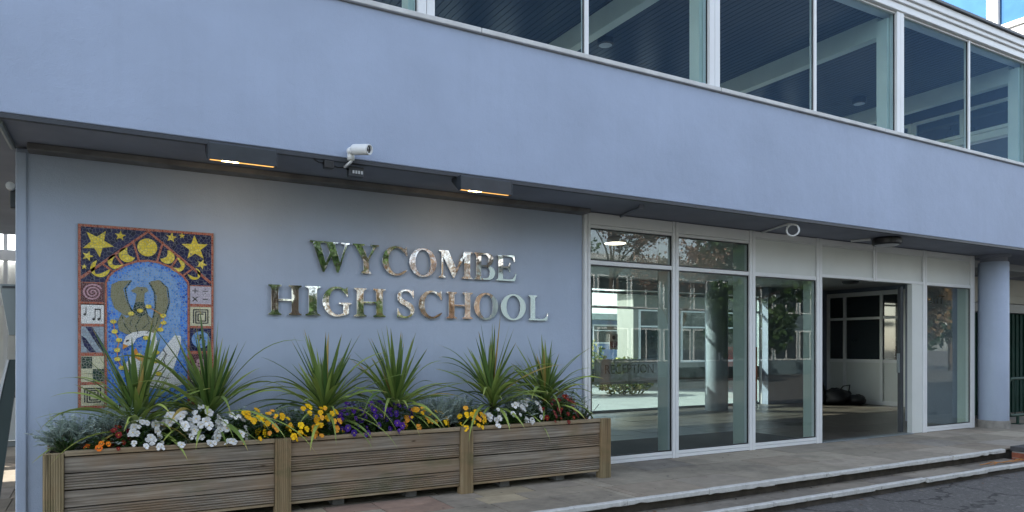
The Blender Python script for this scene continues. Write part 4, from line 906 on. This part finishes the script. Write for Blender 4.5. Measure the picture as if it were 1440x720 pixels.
def cordyline(x, y, h, seed, label, lean=0, n=88, dn=.3):
    rnd = random.Random(seed); t = thing('cordyline', label, 'plant', (x, y, .58), 'cordylines along the planter'); sc = rnd.uniform(.84, 1.08); lean = rnd.uniform(-.06, .06)
    st_ = MB(); zc = h; st_.tube([(x, y, .55), (x+lean*.5, y, zc-.07), (x+lean, y, zc+.05)], [.026, .022, .012], 8); st_.build('stem', M['bark'], t, smooth=True)
    mb = MB()
    for i in range(n):
        k = i/n; az = i*2.39996+rnd.uniform(-.3, .3)
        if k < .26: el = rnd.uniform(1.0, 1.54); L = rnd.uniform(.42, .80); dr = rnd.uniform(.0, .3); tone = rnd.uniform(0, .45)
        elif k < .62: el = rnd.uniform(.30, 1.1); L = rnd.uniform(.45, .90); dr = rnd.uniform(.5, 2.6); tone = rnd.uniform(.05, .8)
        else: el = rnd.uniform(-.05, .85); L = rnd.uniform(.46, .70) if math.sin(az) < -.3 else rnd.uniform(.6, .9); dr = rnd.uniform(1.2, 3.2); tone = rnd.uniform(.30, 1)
        L *= sc
        if rnd.random() < .2: az += rnd.uniform(-.8, .8); L *= 1.12
        # the wall stands close behind: backward leaves stay short and steep
        s = math.sin(az)
        if s > .2:
            room = (6.56-y)/s
            reach = L*math.cos(el)*.85
            if reach > room: el = max(el, math.acos(max(.05, min(1, room/(L*.9))))); L = min(L, .55); dr = min(dr, .35)
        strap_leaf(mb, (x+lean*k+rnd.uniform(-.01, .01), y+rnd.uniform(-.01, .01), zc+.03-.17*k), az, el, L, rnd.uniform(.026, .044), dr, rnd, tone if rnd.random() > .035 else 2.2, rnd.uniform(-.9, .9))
    for v in range(len(mb.v)):
        q = mb.v[v]
        if q[1] > 6.575: mb.v[v] = (q[0], 6.575-(q[1]-6.575)*.02, q[2])
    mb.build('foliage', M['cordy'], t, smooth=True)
for a in [(.24, 6.25, .80, 1, 'cordyline spreading in front of the left half of the mosaic'), (.79, 6.30, .82, 22, 'upright cordyline at the right edge of the mosaic'), (1.70, 6.24, .84, 3, 'tall cordyline behind the yellow pansies, under the word HIGH'),
          (2.38, 6.28, .84, 41, 'cordyline behind the purple pansies at the planter centre'), (3.34, 6.24, .86, 5, 'cordyline behind the white and yellow pansies in the right bay'), (4.02, 6.30, .84, 66, 'rightmost cordyline, beside the glazing')]:
    cordyline(*a)

# ------------------------------------------------------------------ bedding plants
def petal(mb, c, R_, ang, r, w, cup=.15, n=7):
    pts = [c]
    for i in range(n):
        t = -1+2*i/(n-1); a = ang+t*w; rr = r*(1-.18*t*t)*(1+random.uniform(-.05, .05))
        pts.append(c+R_ @ Vector((rr*math.cos(a), rr*math.sin(a), cup*rr*(.6+random.uniform(-.4, .4)))))
    mb.add(pts, [tuple(range(n+1))])
def flower_mesh(kind, seed):
    random.seed(seed); mb = MB(); I = Matrix.Identity(3); z = 0
    s = .027
    for a, r, w, zz in ((60, 1.05, .62, 0), (120, 1.05, .62, .001), (185, .95, .55, .003), (-5, .95, .55, .003), (-90, 1.1, .72, .005)):
        petal(mb, Vector((0, 0, zz)), I, R(a), s*r, w, .25)
    if kind in ('orange',):
        mb.cur = 1
        for a in (185, -5, -90): petal(mb, Vector((0, 0, .0062)), I, R(a), s*(.52 if kind != 'yellow' else .3), .5, .2, 5)
    mb.cur = 2; mb.add([Vector((.004*math.cos(k*PI/3), .004*math.sin(k*PI/3), .008)) for k in range(6)], [tuple(range(6))])
    me = bpy.data.meshes.new('flower'); me.from_pydata([tuple(v) for v in mb.v], [], mb.f)
    base = dict(white='p_white', yellow='p_yellow', orange='p_orange', purple='p_purple', red='p_red', amber='p_amber')[kind]
    for m_ in (M[base], M['p_blotch'], M['p_eye']): me.materials.append(m_)
    for p, i in zip(me.polygons, mb.mi): p.material_index = i
    return me
FM = {k: [flower_mesh(k, i*7+3) for i in range(4)] for k in ('white', 'yellow', 'orange', 'purple', 'red', 'amber')}
def small_leaf(mb, p, d, L, w, tone, n=3):
    d = d.normalized(); s = d.cross(Vector((0, 0, 1))); s = s.normalized() if s.length > .01 else Vector((1, 0, 0)); u = s.cross(d)
    mb.cc = (tone, 0, 0)
    mb.add([p, p+d*L*.35+s*w*.5+u*w*.1, p+d*L*.8+s*w*.35, p+d*L-u*w*.2, p+d*L*.8-s*w*.35, p+d*L*.35-s*w*.5+u*w*.1], [(0, 1, 2, 3), (0, 3, 4, 5)])
    mb.cc = None
def pansy(x, y, r, h, kinds, nf, seed, label, group):
    rnd = random.Random(seed); t = thing('pansy_plant', label, 'flower', (x, y, .58), group); mb = MB()
    for i in range(int(420*r/.15)):
        a = rnd.uniform(0, 2*PI); rr = r*math.sqrt(rnd.random()); zz = .585+h*(1-(rr/r)**2)*rnd.uniform(.15, .92)
        p = Vector((x+rr*math.cos(a), min(y+rr*math.sin(a)*.8, 6.48), zz)); d = Vector((math.cos(a), math.sin(a), rnd.uniform(-.1, .9)))
        if p.y < PY+.05: p.z = max(p.z, .625)
        small_leaf(mb, p, d, rnd.uniform(.026, .05), rnd.uniform(.018, .03), rnd.random())
    mb.build('foliage', M['pansyleaf'], t)
    for i in range(nf):
        for _ in range(20):
            a = rnd.uniform(PI*.98, 2.02*PI) if rnd.random() < .85 else rnd.uniform(0, PI)
            ph = math.acos(rnd.uniform(.02, .98)); q = Vector((math.sin(ph)*math.cos(a), math.sin(ph)*math.sin(a), math.cos(ph)))
            p = Vector((x+q.x*r*1.0, y+q.y*r*.9, .60+q.z*h*1.05))
            if p.z > .625 or p.y > PY+.07: break
        if rnd.random() < .07: p.y = PY-.012; p.z = rnd.uniform(.595, .63)
        k = rnd.choice(kinds)
        o = bpy.data.objects.new('flower', rnd.choice(FM[k])); col.objects.link(o); o.parent = t
        o.location = p-Vector((x, y, .58)); n_ = (q+Vector((rnd.uniform(-.1, .5), -.9, .25))+Vector((rnd.uniform(-.4, .4), 0, rnd.uniform(-.3, .3)))).normalized()
        o.rotation_mode = 'QUATERNION'; tq = n_.to_track_quat('Z', 'Y'); o.rotation_quaternion = tq; s = rnd.choice([rnd.uniform(.5, .8), rnd.uniform(.75, 1.1), rnd.uniform(.95, 1.25)])*(1.12 if k == 'white' else .95 if k in ('red', 'purple') else 1); o.scale = (s, s, s)
yel = 'yellow pansy clumps'; whi = 'white pansy clumps'; pur = 'purple pansy clumps'; red = 'dark red pansy clumps'
P_L = [
 (.01, 6.07, .085, .08, ['orange'], 3, 'orange pansies with dark centres at the left end of the planter', None),
 (.13, 6.11, .08, .13, ['red'], 9, 'small dark red pansy clump in front of the mosaic', red),
 (.30, 6.10, .13, .16, ['white'], 13, 'white pansy clump nearest the left end, below the first cordyline', whi),
 (.52, 6.09, .13, .18, ['white'], 17, 'white pansy clump left of the tallest white one', whi),
 (.72, 6.11, .13, .21, ['white'], 24, 'tallest white pansy clump under the right edge of the mosaic', whi),
 (.91, 6.09, .12, .17, ['white'], 15, 'white pansy clump drooping over the rim beside the first yellow one', whi),
 (1.06, 6.09, .12, .19, ['yellow'], 12, 'yellow pansy clump directly right of the white ones, left of the second post', yel),
 (1.25, 6.08, .13, .17, ['yellow', 'yellow', 'amber'], 15, 'yellow pansy clump above the second planter post', yel),
 (1.48, 6.10, .13, .20, ['yellow', 'amber'], 14, 'tall yellow pansy clump below the third cordyline', yel),
 (1.68, 6.08, .13, .18, ['yellow', 'amber', 'yellow'], 16, 'golden pansy clump beside the purple ones', yel),
 (1.90, 6.12, .14, .19, ['purple'], 17, 'purple pansy clump on the left of the three', pur),
 (2.12, 6.12, .14, .20, ['purple'], 18, 'middle purple pansy clump in the centre bay', pur),
 (2.34, 6.11, .13, .18, ['purple'], 13, 'purple pansy clump touching the small yellow clump', pur),
 (2.50, 6.07, .12, .15, ['yellow', 'amber'], 13, 'low yellow pansy clump right of the purple ones', yel),
 (2.70, 6.10, .10, .12, ['yellow'], 6, 'sparse yellow pansy clump left of the third planter post', yel),
 (3.06, 6.08, .13, .15, ['yellow', 'yellow', 'amber'], 15, 'yellow pansy clump just right of the third planter post', yel),
 (3.30, 6.08, .11, .15, ['white'], 9, 'white pansy clump left of the dangling one in the right bay', whi),
 (3.50, 6.07, .13, .16, ['white'], 14, 'white pansy clump dangling over the rim of the right bay', whi),
 (3.72, 6.12, .13, .18, ['white'], 10, 'white pansy clump beside the dark red ones at the right', whi),
 (3.93, 6.11, .13, .17, ['red'], 13, 'dark red pansy clump left of its twin in the right bay', red),
 (4.14, 6.12, .13, .19, ['red'], 14, 'dark red pansy clump mixed with taller red blooms near the right end', red)]
for i, a in enumerate(P_L): pansy(a[0], a[1], a[2]*1.05, a[3]*1.28, a[4], int(a[5]*1.6), 100+i, a[6], a[7])
def ragwort(x, y, r, h, seed, label):
    rnd = random.Random(seed); t = thing('silver_ragwort', label, 'plant', (x, y, .58), 'silver leaved plants between the pansies'); mb = MB()
    for i in range(int(80*r/.12)):
        az = rnd.uniform(0, 2*PI); el = rnd.uniform(.35, 1.45); L = h*rnd.uniform(.7, 1.1); p = Vector((x+rnd.uniform(-.8, .8)*r, y+rnd.uniform(-.5, .5)*r, .58)); L *= 1.35
        d = Vector((math.cos(az)*math.cos(el), math.sin(az)*math.cos(el)*.7, math.sin(el))); tone = rnd.random(); n = 8
        for k in range(n):
            t_ = k/n; q = p+d*L*(.25+.75*t_)+Vector((0, 0, -.06*t_*t_))
            if q.y > 6.56: break
            for sgn in (-1, 1):
                s = d.cross(Vector((0, 0, 1))).normalized()*sgn; dd = (d*.7+s+Vector((0, 0, rnd.uniform(-.3, .3)))).normalized()
                small_leaf(mb, q, dd, .050*(1-.45*t_)*rnd.uniform(.7, 1.3), .026, min(1, tone*.6+.4*rnd.random()))
        small_leaf(mb, p, d, min(L, (6.55-p.y)/max(.01, d.y) if d.y > 0 else L), .006, .2)
    mb.build('foliage', M['silver'], t)
for a in [(-.17, 6.20, .14, .24, 1, 'bushy silver ragwort at the left end of the planter'), (.10, 6.26, .14, .27, 2, 'silver ragwort in front of the left column of the mosaic'), (.52, 6.28, .13, .28, 3, 'silver ragwort between the first two cordylines'),
          (1.02, 6.26, .12, .24, 4, 'silver ragwort behind the white and yellow pansies'), (1.42, 6.30, .12, .24, 9, 'silver ragwort left of the tall cordyline'), (2.08, 6.32, .12, .28, 10, 'silver ragwort behind the purple pansies'), (2.72, 6.20, .16, .28, 5, 'silver ragwort spreading beside the third planter post'), (2.98, 6.26, .14, .26, 6, 'silver ragwort behind the third planter post'),
          (3.62, 6.22, .13, .27, 7, 'silver ragwort between the two right-hand cordylines'), (4.22, 6.30, .12, .28, 8, 'silver ragwort at the right end behind red pansies')]:
    ragwort(*a)
def sprig(x, y, r, h, seed, label, key, n=26, ll=.026):
    rnd = random.Random(seed); t = thing('leafy_shrub', label, 'plant', (x, y, .58)); mb = MB(); sm = MB()
    for i in range(n):
        az = rnd.uniform(0, 2*PI); el = rnd.uniform(.3, 1.5); L = h*rnd.uniform(.6, 1.1); p = Vector((x+rnd.uniform(-.3, .3)*r, y+rnd.uniform(-.3, .3)*r, .58)); d = Vector((math.cos(az)*math.cos(el), math.sin(az)*math.cos(el)*.6, math.sin(el)))
        if p.y+d.y*L > 6.55: d.y = -d.y
        sm.tube([p, p+d*L], .0022, 4)
        for k in range(10):
            q = p+d*L*(.2+.8*k/10)
            for sgn in (-1, 1):
                s = d.cross(Vector((0, 0, 1))).normalized()*sgn; small_leaf(mb, q, d*.6+s+Vector((0, 0, .2)), ll*rnd.uniform(.7, 1.2), ll*.5, rnd.random())
    sm.build('stem', M['bark'], t); mb.build('foliage', M[key], t)
sprig(-.20, 6.06, .10, .13, 51, 'low bright green shrub spilling over the left corner post', 'shrub')
sprig(.04, 6.14, .12, .20, 52, 'grey green hebe shrub behind the orange pansies', 'silver', 20, .02)
sprig(4.42, 6.14, .05, .30, 53, 'thin upright grey green sprig at the right corner of the planter', 'silver', 6, .024)
sprig(4.36, 6.12, .10, .16, 54, 'dark green shrub by the right corner of the planter', 'shrub', 18, .022)

# ------------------------------------------------------------------ courtyard and passage behind
cy_ = MB(); cy_.add([(-30, 11.95, -.012), (60, 11.95, -.012), (60, 60, -.012), (-30, 60, -.012)], [(0, 1, 2, 3)]); struct(cy_, 'courtyard', mat('courtyard_paving', (.20, .22, .21), .8, var=.15, vscale=2))
def simple_building(name, label, x0, x1, y0, y1, h, wins, roofm, wallm, face='y', over=.3):
    t = thing(name, label, 'building', ((x0+x1)/2, y0, 0))
    b = MB(); b.box(x0, y0, -.3, x1, y1, h); b.build('wall', wallm, t)
    b = MB(); b.box(x0-over, y0-over, h+.002, x1+over, y1+over, h+.28); b.build('roof', roofm, t, bevel=.01)
    for (a, c, z0, z1) in wins:
        f_ = MB(); w_ = .07; q = y0-.04
        f_.box(a, q, z0, a+w_, q+.035, z1); f_.box(c-w_, q, z0, c, q+.035, z1); f_.box(a+w_, q, z0, c-w_, q+.035, z0+w_); f_.box(a+w_, q, z1-w_, c-w_, q+.035, z1)
        zm = z0+(z1-z0)*.66; f_.box(a+w_, q, zm, c-w_, q+.035, zm+.05)
        fo = f_.build('window', M['white'], t)
        p = MB(); p.box(a+w_, q+.015, z0+w_, c-w_, q+.03, zm); p.box(a+w_, q+.015, zm+.05, c-w_, q+.03, z1-w_); p.build('pane', M['glass_dark'], fo)
    return t
simple_building('classroom_block', 'low white classroom block with white framed windows across the courtyard', 14.4, 34, 17.5, 18.3, 3.1, [(14.6+i*1.75, 16.2+i*1.75, .85, 2.55) for i in range(10)], M['cill'], mat('classroom_wall', (.22, .22, .19), .6, var=.05))
simple_building('garden_pavilion', 'long low pale green roofed block far across the courtyard', -10, 30, 27, 33, 2.6, [(-9+i*2.4, -7+i*2.4, 1.5, 2.4) for i in range(15)], mat('pale_roof', (.36, .42, .38), .6), mat('blue_wall', (.18, .26, .42), .7), over=.6)
# glazed greenhouse-like link seen past the left end of the wall
gh = thing('glazed_link', 'bright white framed glazed link beyond the left passage', 'building', (-2, 13, 0))
b_ = MB()
for i in range(12): b_.box(-6+i*.6, 12.6, .9, -5.95+i*.6, 12.66, 3.0)
b_.box(-6, 12.58, .0, .8, 12.68, .62); b_.box(-6, 12.58, 1.95, .8, 12.66, 2.02); b_.box(-6, 12.58, 2.6, .8, 12.7, 2.75); b_.build('frame', M['white'], gh)
b_ = MB(); b_.box(-6, 12.55, .62, .8, 12.72, .80); b_.build('rail', M['charcoal'], gh)
b_ = MB(); b_.box(-6, 12.8, .8, .8, 12.82, 2.6); b_.build('panel', mat('white_glazing', (.75, .77, .75), .4), gh)
# hedge in the courtyard
def leaf_cloud(mb, c, r, n, s, rnd, ground=0, tip=0):
    for i in range(n):
        while True:
            q = Vector((rnd.uniform(-1, 1), rnd.uniform(-1, 1), rnd.uniform(-1, 1)))
            if .35 < q.length < 1: break
        p = Vector((c[0]+q.x*r[0], c[1]+q.y*r[1], c[2]+q.z*r[2]))
        if p.z < ground: continue
        d = Vector((rnd.uniform(-1, 1), rnd.uniform(-1, 1), rnd.uniform(-1, 1))).normalized(); e = d.cross(Vector((rnd.uniform(-1, 1), rnd.uniform(-1, 1), rnd.uniform(-1, 1)))).normalized(); k = s*rnd.uniform(.6, 1.3)
        mb.cc = (rnd.random(), 1 if rnd.random() < tip else 0, 0)
        mb.add([p-d*k-e*k*.2, p+e*k*.6, p+d*k+e*k*.2, p-e*k*.6], [(0, 1, 2, 3)])
    mb.cc = None
rnd = random.Random(77)
for i, (x, y, r, h) in enumerate([(14.3, 20.6, 1.4, 1.7), (13.0, 16.2, 1.0, 1.0), (11.2, 16.8, 1.2, 1.3)]):
    t = thing('courtyard_bush', ['sunlit yellow green bush behind the RECEPTION band', 'small yellow green bush close to the classroom block', 'yellow green bush at the left of the courtyard'][i], 'bush', (x, y, 0), 'bushes in the courtyard')
    b_ = MB(); leaf_cloud(b_, (x, y, h*.5), (r, .7, h*.55), 1500, .07, rnd, .02, .25); b_.build('crown', M['hedge'], t)
    b_ = MB(); b_.tube([(x, y, 0), (x+.05, y, h*.6)], [.05, .02], 6); b_.build('trunk', M['bark'], t)

# ------------------------------------------------------------------ trees and building opposite (behind the viewer; they show in the glass and the letters)
def branchy(mb, p, d, L, r, depth, rnd, tips, spread=.6):
    n = 5; pts = [p]; rs = [r]; q = p.copy(); dd = d.copy()
    for i in range(n):
        dd = (dd+Vector((rnd.uniform(-.16, .16), rnd.uniform(-.16, .16), rnd.uniform(-.05, .14)))).normalized(); q = q+dd*L/n; pts.append(q.copy()); rs.append(r*(1-.45*(i+1)/n))
        if depth <= 1: tips.append(q.copy())
    mb.tube(pts, rs, 7 if depth > 2 else 5, cap=False)
    if depth == 0: return
    for k in range(rnd.choice([2, 3, 3]) if depth > 1 else 3):
        a = rnd.uniform(0, 2*PI); s = rnd.uniform(.4, 1)*spread; v = Vector((math.cos(a), math.sin(a), rnd.uniform(-.1, .5))); nd = (dd+v*s*1.4).normalized()
        j = rnd.choice([3, 4, 5]); branchy(mb, pts[j], nd, L*rnd.uniform(.62, .85), rs[j]*.7, depth-1, rnd, tips, spread)
def blossom_tree(x, y, h, seed, label, dens=9, s=.05, keep=1.0, spread=.65):
    rnd = random.Random(seed); t = thing('blossom_tree', label, 'tree', (x, y, RZ), 'blossom trees facing the entrance'); mb = MB(); tips = []
    branchy(mb, Vector((x, y, RZ-.05)), Vector((rnd.uniform(-.1, .1), rnd.uniform(-.1, .1), 1)).normalized(), h*.32, .05*h**.5+.06, 4, rnd, tips, spread)
    mb.build('trunk', M['bark'], t, smooth=True); c = MB()
    for p in tips:
        if rnd.random() > keep: continue
        for k in range(dens):
            q = p+Vector((rnd.gauss(0, .13), rnd.gauss(0, .13), rnd.gauss(0, .11))); d = Vector((rnd.uniform(-1, 1), rnd.uniform(-1, 1), rnd.uniform(-1, 1))).normalized(); e = d.orthogonal().normalized(); f_ = d.cross(e); k_ = s*rnd.uniform(.6, 1.2)
            c.cc = (rnd.random(), 1 if rnd.random() < .08 else 0, 0); c.add([q+e*k_, q+f_*k_, q-e*k_, q-f_*k_], [(0, 1, 2, 3)]); c.add([q+d*k_*.8, q+f_*k_*.8, q-d*k_*.8, q-f_*k_*.8], [(0, 1, 2, 3)])
    c.cc = None; c.build('crown', M['blossom'], t)
    return t
blossom_tree(9.0, -6.3, 10.2, 5, 'large pink blossom tree across the drive, reflected in the letters', dens=20, s=.065, spread=.8)
blossom_tree(5.6, -13.5, 10.5, 8, 'tall pale blossom tree behind the evergreen')
blossom_tree(13.6, -4.6, 7.6, 15, 'pink blossom tree with low branches, reflected in the door glass', keep=.75)
blossom_tree(19.5, -8.0, 7.0, 23, 'pink blossom tree farthest right across the drive', keep=.8)
def evergreen(x, y, h, r, seed, label):
    rnd = random.Random(seed); t = thing('evergreen_tree', label, 'tree', (x, y, RZ)); b = MB(); b.tube([(x, y, RZ), (x+.1, y, h*.5), (x, y, h*.95)], [.22, .14, .03], 8)
    c = MB()
    for k in range(46):
        zz = rnd.uniform(.12, .98)*h; rr = r*(1-(zz/h)**1.6)*rnd.uniform(.5, 1); a = rnd.uniform(0, 2*PI); q = (x+rr*math.cos(a), y+rr*math.sin(a), zz)
        b.tube([(x, y, zz-.3), q], [.04, .015], 5); leaf_cloud(c, q, (.75, .75, .45), 330, .09, rnd, RZ)
    b.build('trunk', M['bark'], t); c.build('crown', M['evergreen'], t)
evergreen(5.0, -9.5, 10.5, 3.2, 31, 'dark green conical evergreen across the drive from the sign')
evergreen(1.6, -9.2, 10, 3.4, 32, 'dark green evergreen farther left across the drive')
ob_ = thing('opposite_block', 'pale glazed two storey school block across the drive', 'building', (27, -14, 0))
b_ = MB(); b_.box(18.5, -24, RZ-.1, 44, -15, 5.6); b_.build('wall', mat('pale_teal_cladding', (.13, .18, .20), .5, var=.05), ob_)
b_ = MB(); b_.box(18.2, -24.3, 5.6, 44.3, -14.6, 5.85); b_.build('roof', M['cill'], ob_)
for i in range(12):
    for z0, z1 in ((.6, 2.3), (3.3, 4.9)):
        x0 = 18.9+i*2.1; f_ = MB(); f_.box(x0, -15, z0, x0+1.9, -14.95, z0+.07); f_.box(x0, -15, z1-.07, x0+1.9, -14.95, z1); f_.box(x0, -15, z0+.07, x0+.07, -14.95, z1-.07); f_.box(x0+1.83, -15, z0+.07, x0+1.9, -14.95, z1-.07); f_.box(x0+.92, -15, z0+.07, x0+.98, -14.95, z1-.07)
        fo = f_.build('window', M['white'], ob_); p = MB(); p.box(x0+.07, -14.985, z0+.07, x0+.92, -14.975, z1-.07); p.box(x0+.98, -14.985, z0+.07, x0+1.83, -14.975, z1-.07); p.build('pane', M['glass_dark'], fo)
hd_ = thing('boundary_hedge', 'clipped green hedge along the far side of the drive', 'hedge', (8, -12, RZ)); b_ = MB(); rnd = random.Random(3)
for i in range(30): leaf_cloud(b_, (-12+i*1.1, -11.2, .5), (.9, .6, .9), 300, .07, rnd, RZ+.02)
b_.build('foliage', M['hedge'], hd_)
b_ = MB(); [b_.tube([(-12+i*1.1, -11.2, RZ), (-12+i*1.1, -11.2, .7)], .03, 5) for i in range(30)]; b_.build('stem', M['bark'], hd_)

# ------------------------------------------------------------------ camera, sky, sun
cd = bpy.data.cameras.new('camera'); cam = bpy.data.objects.new('camera', cd); col.objects.link(cam); scene.camera = cam
cd.sensor_width = 36; cd.lens = 36*1010/1440; cd.clip_end = 1000; cd.clip_start = .05; cd.shift_y = (488-360)/1440
cam.location = (0, 0, 1.35); cam.rotation_euler = (PI/2, 0, -math.atan(580/1010))
for i, (x, y, h, r) in enumerate([(12, -21, 13, 5), (18, -27, 14, 5), (5, -22, 12, 5), (-2, -20, 13, 5), (-9, -18, 12, 5), (25, -9, 8, 2.6), (31, -6, 9, 3), (38, -10, 12, 4.5), (26, -30, 14, 5), (50, -14, 13, 5)]):
    t = thing('broadleaf_tree', ['tall broadleaf tree behind the hedge opposite the letters', 'tall broadleaf tree beside the opposite block', 'broadleaf tree behind the first evergreen', 'broadleaf tree behind the second evergreen', 'broadleaf tree far left behind the hedge', 'small rounded tree in front of the opposite block', 'rounded tree beyond the small one to the right', 'large tree at the right end of the drive', 'broadleaf tree rising behind the opposite block', 'farthest tree at the right end of the drive'][i], 'tree', (x, y, RZ), 'trees across the drive')
    rnd = random.Random(200+i); b_ = MB(); b_.tube([(x, y, RZ), (x, y, h*.45), (x+.3, y, h*.8)], [.3, .2, .06], 8); c_ = MB()
    for k in range(26):
        a = rnd.uniform(0, 6.28); zz = rnd.uniform(.18, .92)*h; rr = r*math.sin(PI*min(1, (zz/h-.08)/.92))*rnd.uniform(.35, .95); q = (x+rr*math.cos(a), y+rr*math.sin(a), zz)
        b_.tube([(x, y, zz-.8), q], [.08, .03], 5); leaf_cloud(c_, q, (r*.38, r*.38, r*.30), 700 if i < 2 else 300, .09 if i < 2 else .15, rnd, RZ)
    b_.build('trunk', M['bark'], t); c_.build('crown', M['blossom'] if i == 1 else M['bronze'] if i == 0 else M['bronze'] if i == 6 else M['evergreen'], t)
wd = bpy.data.worlds.new('World'); scene.world = wd; wd.use_nodes = True; nt = wd.node_tree
sky = nt.nodes.new('ShaderNodeTexSky'); sky.sky_type = 'NISHITA'; sky.sun_disc = False
sd = Vector((-.62, .62, math.tan(R(33))*.877)).normalized()     # towards the sun: behind the building, to the left
el = math.asin(sd.z); az = math.atan2(sd.x, sd.y)
sky.sun_elevation = el; sky.sun_rotation = az; sky.air_density = 1.0; sky.dust_density = 1.5; sky.ozone_density = 1.0
bgn = nt.nodes['Background']; hs_ = nt.nodes.new('ShaderNodeHueSaturation'); hs_.inputs['Saturation'].default_value = .54; nt.links.new(sky.outputs[0], hs_.inputs['Color']); nt.links.new(hs_.outputs[0], bgn.inputs[0]); bgn.inputs[1].default_value = .15
sl_ = bpy.data.lights.new('sun', 'SUN'); sl_.energy = 4.0; sl_.angle = R(.53); sl_.color = (1, .93, .82)
so = bpy.data.objects.new('sun', sl_); col.objects.link(so); so.rotation_euler = sd.to_track_quat('Z', 'Y').to_euler(); so.location = (0, 0, 30)
scene.view_settings.view_transform = 'Standard'; scene.view_settings.look = 'None'; scene.view_settings.exposure = 1.95; scene.view_settings.gamma = 1
scene.render.engine = 'CYCLES'; scene.cycles.use_denoising = True; scene.cycles.max_bounces = 10; scene.cycles.transparent_max_bounces = 24
scene.cycles.caustics_reflective = False; scene.cycles.caustics_refractive = False; scene.cycles.sample_clamp_indirect = 6
